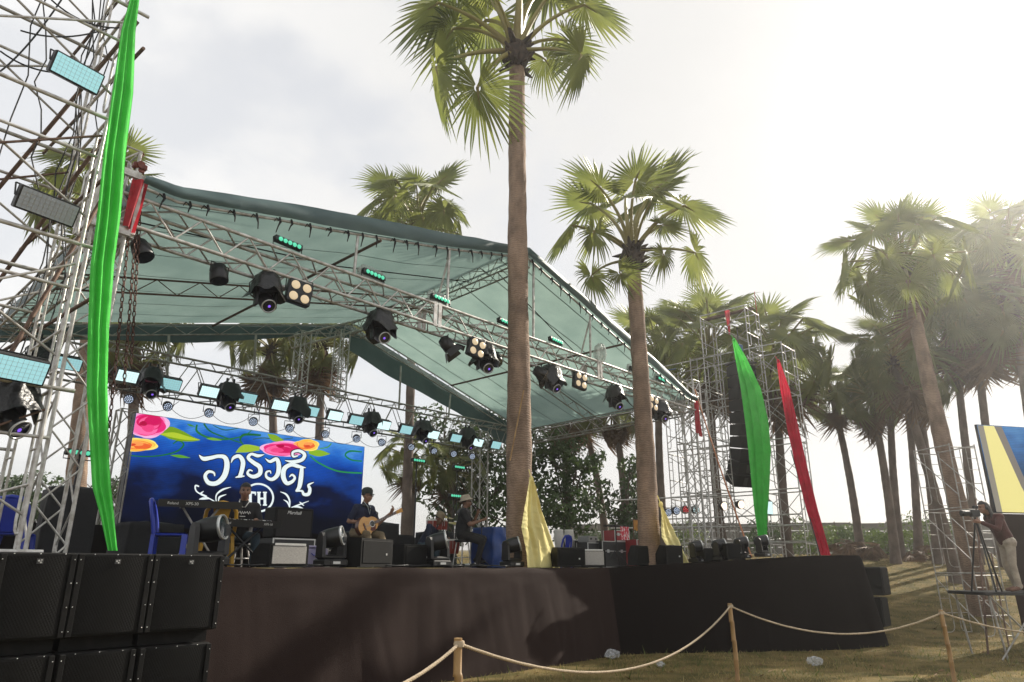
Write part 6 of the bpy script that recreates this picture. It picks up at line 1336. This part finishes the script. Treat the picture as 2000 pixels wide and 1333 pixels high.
# singer on a high stool, facing right
p = onv(903, 1060, 11.2); seat = (onv(908, 969, 11.2).z - ZD) - .84
J = seated(None, seat, .03, arms=dict(elL=(.22, -.20, seat + .24), wrL=(.10, -.30, seat + .46), hdL=(-.25, -.35, 1), pnL=(-.6, -.5, .1), elR=(-.24, -.18, seat + .22), wrR=(-.06, -.42, seat + .32), hdR=(.4, -.8, .25), pnR=(.5, 0, .8)), spread=.06, kz=seat - .12)
J['anR'] = (-.12, -.33, seat - .58); J['toeR'] = (-.12, -.52, seat - .62); J['knL'] = (.16, -.44, seat - .06); J['anL'] = (.14, -.30, seat - .5); J['toeL'] = (.14, -.47, seat - .53)
sg, hp, Q, V_ = person('singer in black with a pale bucket hat holding a microphone', (p.x, 11.2, ZD), R(40), J, dict(shirt=dark_tee, trousers=blackp, skin=skin_d, shoes=shoe_m), face=(.1, -1, .12), build=1.18)
hatm = fabric('cream hat', (.50, .43, .33))
m_ = MB(); m_.lathe([(.155, .0), (.150, .012), (.110, .045), (.105, .10), (.085, .125), (.02, .132)], 24, M4(Q @ RX(R(-6)), hp(0, .012, .035))); m_.build('bucket_hat', hatm, sg); glasses(sg, hp)
m_ = MB(); m_.grid(lambda a, b: V_['neck'] + Vector(((.10 + .07 * b) * math.cos(2 * math.pi * a), .02 + (.09 + .07 * b) * math.sin(2 * math.pi * a), .02 - .09 * b + .015 * math.sin(a * 30))), 30, 5); m_.build('scarf', fabric('grey scarf', (.10, .095, .10)), sg)
stool('tall stool under the singer', (p.x, 11.2, ZD), seat - .08)
mc = sthing('microphone', 'handheld microphone at the singer mouth', 'microphone', (p.x, 11.2, ZD), R(40)); w_ = Vector(J['wrL']); hh = Vector(J['head']); tip = hh + Vector((-.01, -.15, -.05)); d = (w_ + Vector((-.05, -.06, .09)) - tip); m_ = MB(); m_.tube([tip, tip + d.normalized() * .20], [.017, .012], 8); m_.build('handle', blackplas, mc); m_ = MB(); m_.ball(tip, .026, n=10); m_.build('mic_head', ring, mc)
# percussionist bending over his drums
p = onv(826, 1090, 12.2); hz = onv(842, 1010, 12.2).z - ZD; seat = .42
J = seated(None, seat, .20, chest_h=.38, head_h=max(.5, hz - seat - .10), arms=dict(elL=(.26, -.22, seat + .16), wrL=(.14, -.46, seat + .20), hdL=(-.1, -1, -.2), elR=(-.26, -.22, seat + .16), wrR=(-.14, -.46, seat + .18), hdR=(.1, -1, -.2)), spread=.16)
J['head'] = (0, -.36, seat + .60); J['neck'] = (0, -.28, seat + .49)
pc, hp, Q, V_ = person('percussionist in a dark tee and tan cap bending over the drums', (p.x, 12.2, ZD), R(25), J, dict(shirt=navy_tee, trousers=denim, skin=skin_d, shoes=shoe_m), face=(.1, -1, -.55))
m_ = MB(); m_.lathe([(.098, .01), (.106, .05), (.103, .10), (.07, .135), (.02, .145)], 22, M4(Q, hp(0, .01, .02))); m_.grid(lambda a, b: hp(.08 * math.cos(math.pi * (1 - a)), -.075 - .08 * b * math.sin(math.pi * a), .045 - .02 * b), 14, 4); m_.build('cap', fabric('tan cap', (.34, .26, .17)), pc)
# ------------------------------------------------------------------ right screen, its scaffold and the camera platform
DC = 14.2
pf = at(1975, 1156, DC); PZ = pf.z
pl = thing('camera_platform', 'small black camera platform on thin crossed legs at the right edge', 'platform', (pf.x, pf.y, 0)); m_ = MB(); m_.box((.35, .3, PZ - .03), (2.1, 1.2, .06), bev=.01); m_.build('top', blacksteel, pl)
gz_ = terrain(pf.x, pf.y)
for x in (-.6, 1.3):
    for y in (-.25, .8): m_ = MB(); m_.tube([(x, y, PZ - .06), (x + (.12 if x < 0 else -.12), y, gz_ - .05)], .02, 6); m_.build('leg', alu_b, pl)
for a, b in (((-.6, -.25), (.35, -.25)), ((.35, -.25), (-.6, -.25)), ((.35, -.25), (1.3, -.25))): m_ = MB(); m_.tube([(a[0], a[1] - .02, PZ - .08), (b[0], b[1] - .02, gz_)], .016, 6); m_.build('brace', alu_b, pl)
hz = at(1935, 978, DC).z - PZ; K = hz / 1.74; px0 = at(1985, 1150, DC)
J = dict(pelvis=(0, 0, .96), chest=(-.15, 0, 1.34), neck=(-.22, 0, 1.47), head=(-.33, 0, 1.60), shL=(-.16, .19, 1.40), shR=(-.16, -.19, 1.40), hipL=(0, .09, .92), hipR=(0, -.09, .92), elR=(-.32, -.30, 1.16), wrR=(-.56, -.20, 1.30), hdR=(-1, .3, .3), pnR=(0, 1, 0), elL=(.05, .42, 1.25), wrL=(.20, .36, 1.05), hdL=(.3, -.4, -1), pnL=(-1, 0, 0),
         knL=(-.02, .12, .50), anL=(.10, .13, .09), toeL=(-.08, .15, .035), knR=(-.06, -.12, .50), anR=(-.02, -.13, .09), toeR=(-.2, -.15, .035))
J = {k: (tuple(c * K for c in v) if not k.startswith(('hd', 'pn')) else v) for k, v in J.items()}
# the figure faces -x, its left and right swapped to match
cmn, hp, Q, V_ = person('cameraman in a maroon sweater and beige trousers leaning to his camera', (px0.x, px0.y, PZ), 0, J, dict(shirt=fabric('maroon sweater', (.085, .028, .024)), trousers=fabric('beige trousers', (.42, .36, .29)), skin=skin_c, shoes=mat('brown sandal', (.16, .08, .05), .7), long=True, sleeve=1.0), face=(-1, -.05, -.12), world=True, hair='long', build=1.05)
m_ = MB(); m_.tube([hp(.09 * math.cos(a), .0, .01 + .118 * math.sin(a)) for a in [math.pi * k / 12 for k in range(13)]], .010, 6); m_.build('headphone_band', blackplas, cmn)
for s_ in (-1, 1): m_ = MB(); m_.ball(hp(s_ * .088, .01, -.01), (.02, .036, .042), Q, 10); m_.build('ear_cup', blackplas, cmn)
cp = at(1903, 1003, DC - .1); vc = thing('video_camera', 'video camera on a tripod before the cameraman', 'camera', (cp.x, cp.y, PZ)); zc = cp.z - PZ
m_ = MB(); m_.box((0, 0, zc), (.17, .12, .13), bev=.015); m_.build('camera_body', blackplas, vc); m_ = MB(); m_.lathe([(.05, 0), (.052, .1), (.06, .17), (.058, .18)], 14, M4(RY(R(-90)), (-.08, 0, zc))); m_.build('camera_lens', blackplas, vc); m_ = MB(); m_.box((.04, 0, zc + .12), (.10, .05, .06), bev=.01); m_.build('viewfinder', blackplas, vc)
for k in range(3): a_ = 2.094 * k + .3; m_ = MB(); m_.tube([(0, 0, zc - .08), (.30 * math.cos(a_), .30 * math.sin(a_), 0)], .016, 6); m_.build('tripod_leg', blacksteel, vc)
# right screen
s0 = at(1926, 915, 17.0); zt, zb_ = at(1913, 829, 17.0).z, at(1943, 1002, 17.0).z; s2 = thing('video_screen', 'video screen at the right edge showing a yellow drape and trunk', 'video screen', (s0.x, s0.y, zb_), R(14)); hh = zt - zb_
m_ = MB(); m_.box((2.2, .05, hh / 2), (4.4, .06, hh)); m_.build('cabinet', blacksteel, s2)
m_ = MB(); m_.add([(0.01, .012, .01), (4.39, .012, .01), (4.39, .012, hh - .01), (.01, .012, hh - .01)], [(0, 1, 2, 3)]); m_.build('picture', screen_mat('blue live picture', [(.1, (.002, .006, .012)), (.4, (.004, .035, .075)), (.65, (.01, .10, .28)), (.85, (.02, .16, .42)), (1, (.05, .22, .5))], 4.0, .7, 3.1), s2)
def poly2(pts, c, nm, off): m_ = MB(); m_.add([(x, .012 - off, z * hh) for x, z in pts], [tuple(range(len(pts)))]); m_.build(nm, E_('live ' + nm, c), s2)
poly2([(.05, .01), (.34, .01), (.22, .99), (.02, .99)], (.22, .20, .16), 'picture_ground', .002); poly2([(.22, .01), (1.15, .01), (.52, .99), (.20, .99)], (.72, .64, .24), 'picture_drape', .004); poly2([(.95, .30), (1.2, .01), (1.3, .05), (.75, .99), (.52, .99)], (.17, .15, .13), 'picture_trunk', .006)
m_ = MB(); m_.add([(.02, -.02, -.02), (4.4, -.02, -.02), (4.4, -.06, terrain(s0.x, s0.y) - zb_), (.02, -.06, terrain(s0.x, s0.y) - zb_)], [(0, 1, 2, 3)]); m_.build('lower_drape', skirt_m, s2)
s3 = thing('scaffold_tower', 'narrow tube scaffold left of the right video screen', 'scaffold', (s0.x - .85, s0.y - .1, terrain(s0.x, s0.y)), R(14)); nfr = frame_mesh(.75, alu_b, .014)
s3.scale = (1, 1, .86)
for k in range(3): put(nfr, s3, (0, 0, k * LIFT)); put(nfr, s3, (0, 1.1, k * LIFT))
for k in range(3):
    for x in (0, .75): one_tube('cross_brace', s3, [(x, 0, k * LIFT + .3), (x, 1.1, k * LIFT + LIFT - .2)], .013, alu_b, 5); one_tube('ledger', s3, [(x, 0, (k + 1) * LIFT - .04), (x, 1.1, (k + 1) * LIFT - .04)], .018, alu_b, 6)
one_tube('raker_tube', s3, [(-1.7, -1.6, -.1), (.25, -.2, 3.6)], .02, rust); one_tube('raker_tube', s3, [(-.4, -.9, .0), (.5, -.1, 2.2)], .016, rust)
# ------------------------------------------------------------------ rope barrier
rope_m = mat('pale jute rope', (.50, .40, .28), .9, 0, var=.3, scale=40)
def rope(label, pts, r):
    pts = [Vector(p) for p in pts]; base = pts[0].copy(); m_ = MB(); dense = []
    for a, b in zip(pts[:-1], pts[1:]):
        n = max(2, int((b - a).length / .016)); dense += [a.lerp(b, i / n) for i in range(n)]
    s_ = 0; st = [[], [], []]
    for i, p in enumerate(dense):
        t = (dense[min(i + 1, len(dense) - 1)] - dense[max(i - 1, 0)]).normalized(); x = t.cross(Vector((0, 0, 1))).normalized(); y = t.cross(x); s_ += .016
        for k in range(3): a_ = s_ / .075 * 2 * math.pi / 1.0 + k * 2.094; st[k].append(p - base + (x * math.cos(a_) + y * math.sin(a_)) * r * .5)
    for k in range(3): m_.tube(st[k], r * .58, 5)
    return tag(m_.build('rope', rope_m), label, 'rope', 'ropes of the barrier').__setattr__('location', base)
def post_at(label, x, y, ztop):
    r_ = ray(x, y); d = (ztop - H) / r_.z; p = Vector((0, 0, H)) + r_ * d; g = terrain(p.x, p.y)
    t = thing('bamboo_post', label, 'post', (p.x, p.y, g), 0, 'posts of the rope barrier'); hh = ztop - g; m_ = MB(); pts = []; rs = []
    for i in range(5):
        for f, k in ((0, 1.15), (.05, 1.0), (.95, 1.0)): pts.append((.01 * math.sin(i), 0, -.1 + (hh + .1) * (i + f) / 5)); rs.append(.030 * k)
    m_.tube(pts, rs, 10); m_.build('cane', bamboo_m, t); m_ = MB(); m_.lathe([(.036, hh - .07), (.040, hh - .05), (.036, hh - .03)], 10); m_.build('rope_wrap', rope_m, t); return p
P1 = post_at('near bamboo post of the rope barrier, lower middle of the picture', 897, 1243, 1.14); P2 = post_at('bamboo post of the rope barrier before the dark stage wing', 1426, 1177, 1.14); P3 = post_at('far bamboo post of the rope barrier on the right', 1838, 1190, 1.05)
P0 = gnd(430, 1420, .8); dz = Vector((0, 0, -.05))
rope('slack rope running left from the near bamboo post', sag(at(560, 1395, 3.6), P1 + dz, .10, 20), .0125)
rope('long sagging rope between the two nearer bamboo posts', sag(P1 + dz, P2 + dz, .46, 30), .0125); rope('sagging rope between the second post and the far right post', sag(P2 + dz, P3 + dz, .32, 24), .0125); rope('short rope leaving the far right post', sag(P3 + dz, P3 + Vector((4, 1, -.1)), .3, 16), .0125)
# ------------------------------------------------------------------ grass, litter and rubbish
npg = np.random.default_rng(5)
def blades(name, label, n, c1, c2, hmin, hmax, w_, xr, yr, seed, cl=.0):
    g = np.random.default_rng(seed); x = g.uniform(*xr, n); y = yr[0] + (yr[1] - yr[0]) * g.uniform(0, 1, n) ** 1.6
    pu = x * U3.x + y * U3.y; pv = x * V3.x + y * V3.y
    wing = V0 + (np.clip(pu, 12.55, WE.x) - 12.55) / (WE.x - 12.55) * (WE.y - V0)
    keep = (pv < wing - .12) | (pu > WF.x + 1.0); nn = np.array([noise.noise((a * .6, b * .6, seed)) for a, b in zip(x, y)]); keep &= nn + g.uniform(-.5, .5, n) > cl
    x, y = x[keep], y[keep]; m = len(x); z = np.array([terrain(a, b) for a, b in zip(x, y)]); h_ = g.uniform(hmin, hmax, m); a = g.uniform(0, 6.283, m); ln = g.uniform(.2, 1.2, m); wv = w_ * (1 + y / 14)
    p0 = np.stack([x - np.cos(a) * wv, y - np.sin(a) * wv, z - .005], 1); p1 = np.stack([x + np.cos(a) * wv, y + np.sin(a) * wv, z - .005], 1); b_ = g.uniform(0, 6.283, m); p2 = np.stack([x + np.cos(b_) * h_ * ln, y + np.sin(b_) * h_ * ln, z + h_], 1)
    v = np.stack([p0, p1, p2], 1).reshape(-1, 3); me = bpy.data.meshes.new(name); me.from_pydata(v.tolist(), [], np.arange(m * 3).reshape(-1, 3).tolist()); me.materials.append(mat(name + ' blade', c1, .8, 0, base2=c2, scale=1.1, trans=.3)); o = bpy.data.objects.new(name, me); COL.objects.link(o); return tag(o, label, 'grass', kind='stuff')
blades('dry_grass', 'short dry straw coloured grass around the stage', 70000, (.40, .32, .14), (.24, .18, .072), .015, .06, .004, (-5, 26), (5.5, 38), 3, -.25)
blades('green_grass', 'patches of short green grass among the straw', 45000, (.17, .19, .05), (.10, .125, .035), .02, .07, .004, (-5, 26), (5.5, 38), 9, .05)
blades('near_grass', 'tufts of dry and green grass before the stage', 42000, (.36, .27, .11), (.15, .15, .05), .02, .075, .0028, (-2.5, 13), (6.5, 17), 23, -.1)
blades('weeds', 'taller green weeds along the stage skirt', 900, (.14, .17, .04), (.09, .12, .03), .08, .20, .006, (-2, 12), (8.5, 16.5), 17, .12)
m_ = MB()
for i in range(2600):
    x = npg.uniform(-3, 20); y = 6.5 + 26 * npg.uniform() ** 1.5; p = Vector((x, y, 0)); u_, v_ = p.dot(U3), p.dot(V3)
    if v_ > V0 - .2 - max(0, u_ - 12.55) * .77 and u_ < WF.x + 1: continue
    if noise.noise((x * .5, y * .5, 40)) < -.1: continue
    s_ = npg.uniform(.02, .075); Q_ = (RZ(npg.uniform(0, 6.28)) @ RX(npg.uniform(-.6, .6)) @ RY(npg.uniform(-.5, .5))); c = Vector((x, y, terrain(x, y) + .014))
    m_.add([c + Q_ @ Vector(q) for q in ((-s_, 0, 0), (0, -s_ * .28, .004), (s_ * 1.2, 0, .012), (0, s_ * .28, .004))], [(0, 1, 2, 3)])
tag(m_.build('leaf_litter', mat('dead leaf', (.26, .15, .07), .85, 0, base2=(.12, .065, .03), scale=3)), 'scattered dead leaves and bark scraps on the ground', 'leaf litter', kind='stuff')
def crumple(label, px_, py, r, m, sd, name='plastic_bag', cat='rubbish'):
    g = gnd(px_, py, .05); m_ = MB()
    def cf(a, b):
        th_, ph_ = 2 * math.pi * a, math.pi * b; k = 1 + .45 * noise.noise((math.cos(th_) * 2 + sd, math.sin(th_) * 2, b * 4)) + .2 * noise.noise((math.cos(th_) * 6, math.sin(th_) * 6 + sd, b * 9)); return (r * 1.4 * math.sin(ph_) * math.cos(th_) * k, r * math.sin(ph_) * math.sin(th_) * k, r * .75 + r * .75 * math.cos(ph_) * k)
    m_.grid(cf, 22, 14, smooth=False); o = tag(m_.build(name, m), label, cat, 'rubbish on the grass'); o.location = (g.x, g.y, terrain(g.x, g.y) + .005)
bag_m = mat('thin clear bag', (.75, .77, .78), .12, 0, bump=1.0, scale=30, base2=(.6, .62, .64)); thin_film(bag_m, .68)
crumple('crumpled clear plastic bag at the bend of the stage skirt', 1196, 1281, .10, bag_m, 1); crumple('crumpled clear plastic bag before the right stage corner', 1592, 1295, .09, bag_m, 5); crumple('small pale wrapper left of the tall bamboo post', 1291, 1298, .05, bag_m, 8)

# ------------------------------------------------------------------ thin haze volume added in place of lens glare
hz_ = MB(); hz_.box((25, 280, 11.4), (900, 680, 25.2)); hm = bpy.data.materials.new('added glare haze'); hm.use_nodes = True; t = hm.node_tree; t.nodes.clear()
pv = N(t, 'ShaderNodeVolumePrincipled'); pv.inputs['Color'].default_value = (1, 1, 1, 1); pv.inputs['Density'].default_value = .0018; pv.inputs['Anisotropy'].default_value = .80
o = N(t, 'ShaderNodeOutputMaterial'); t.links.new(pv.outputs[0], o.inputs['Volume'])
tag(hz_.build('haze', hm), 'thin haze added over the whole grounds in place of lens glare', 'haze', kind='stuff')
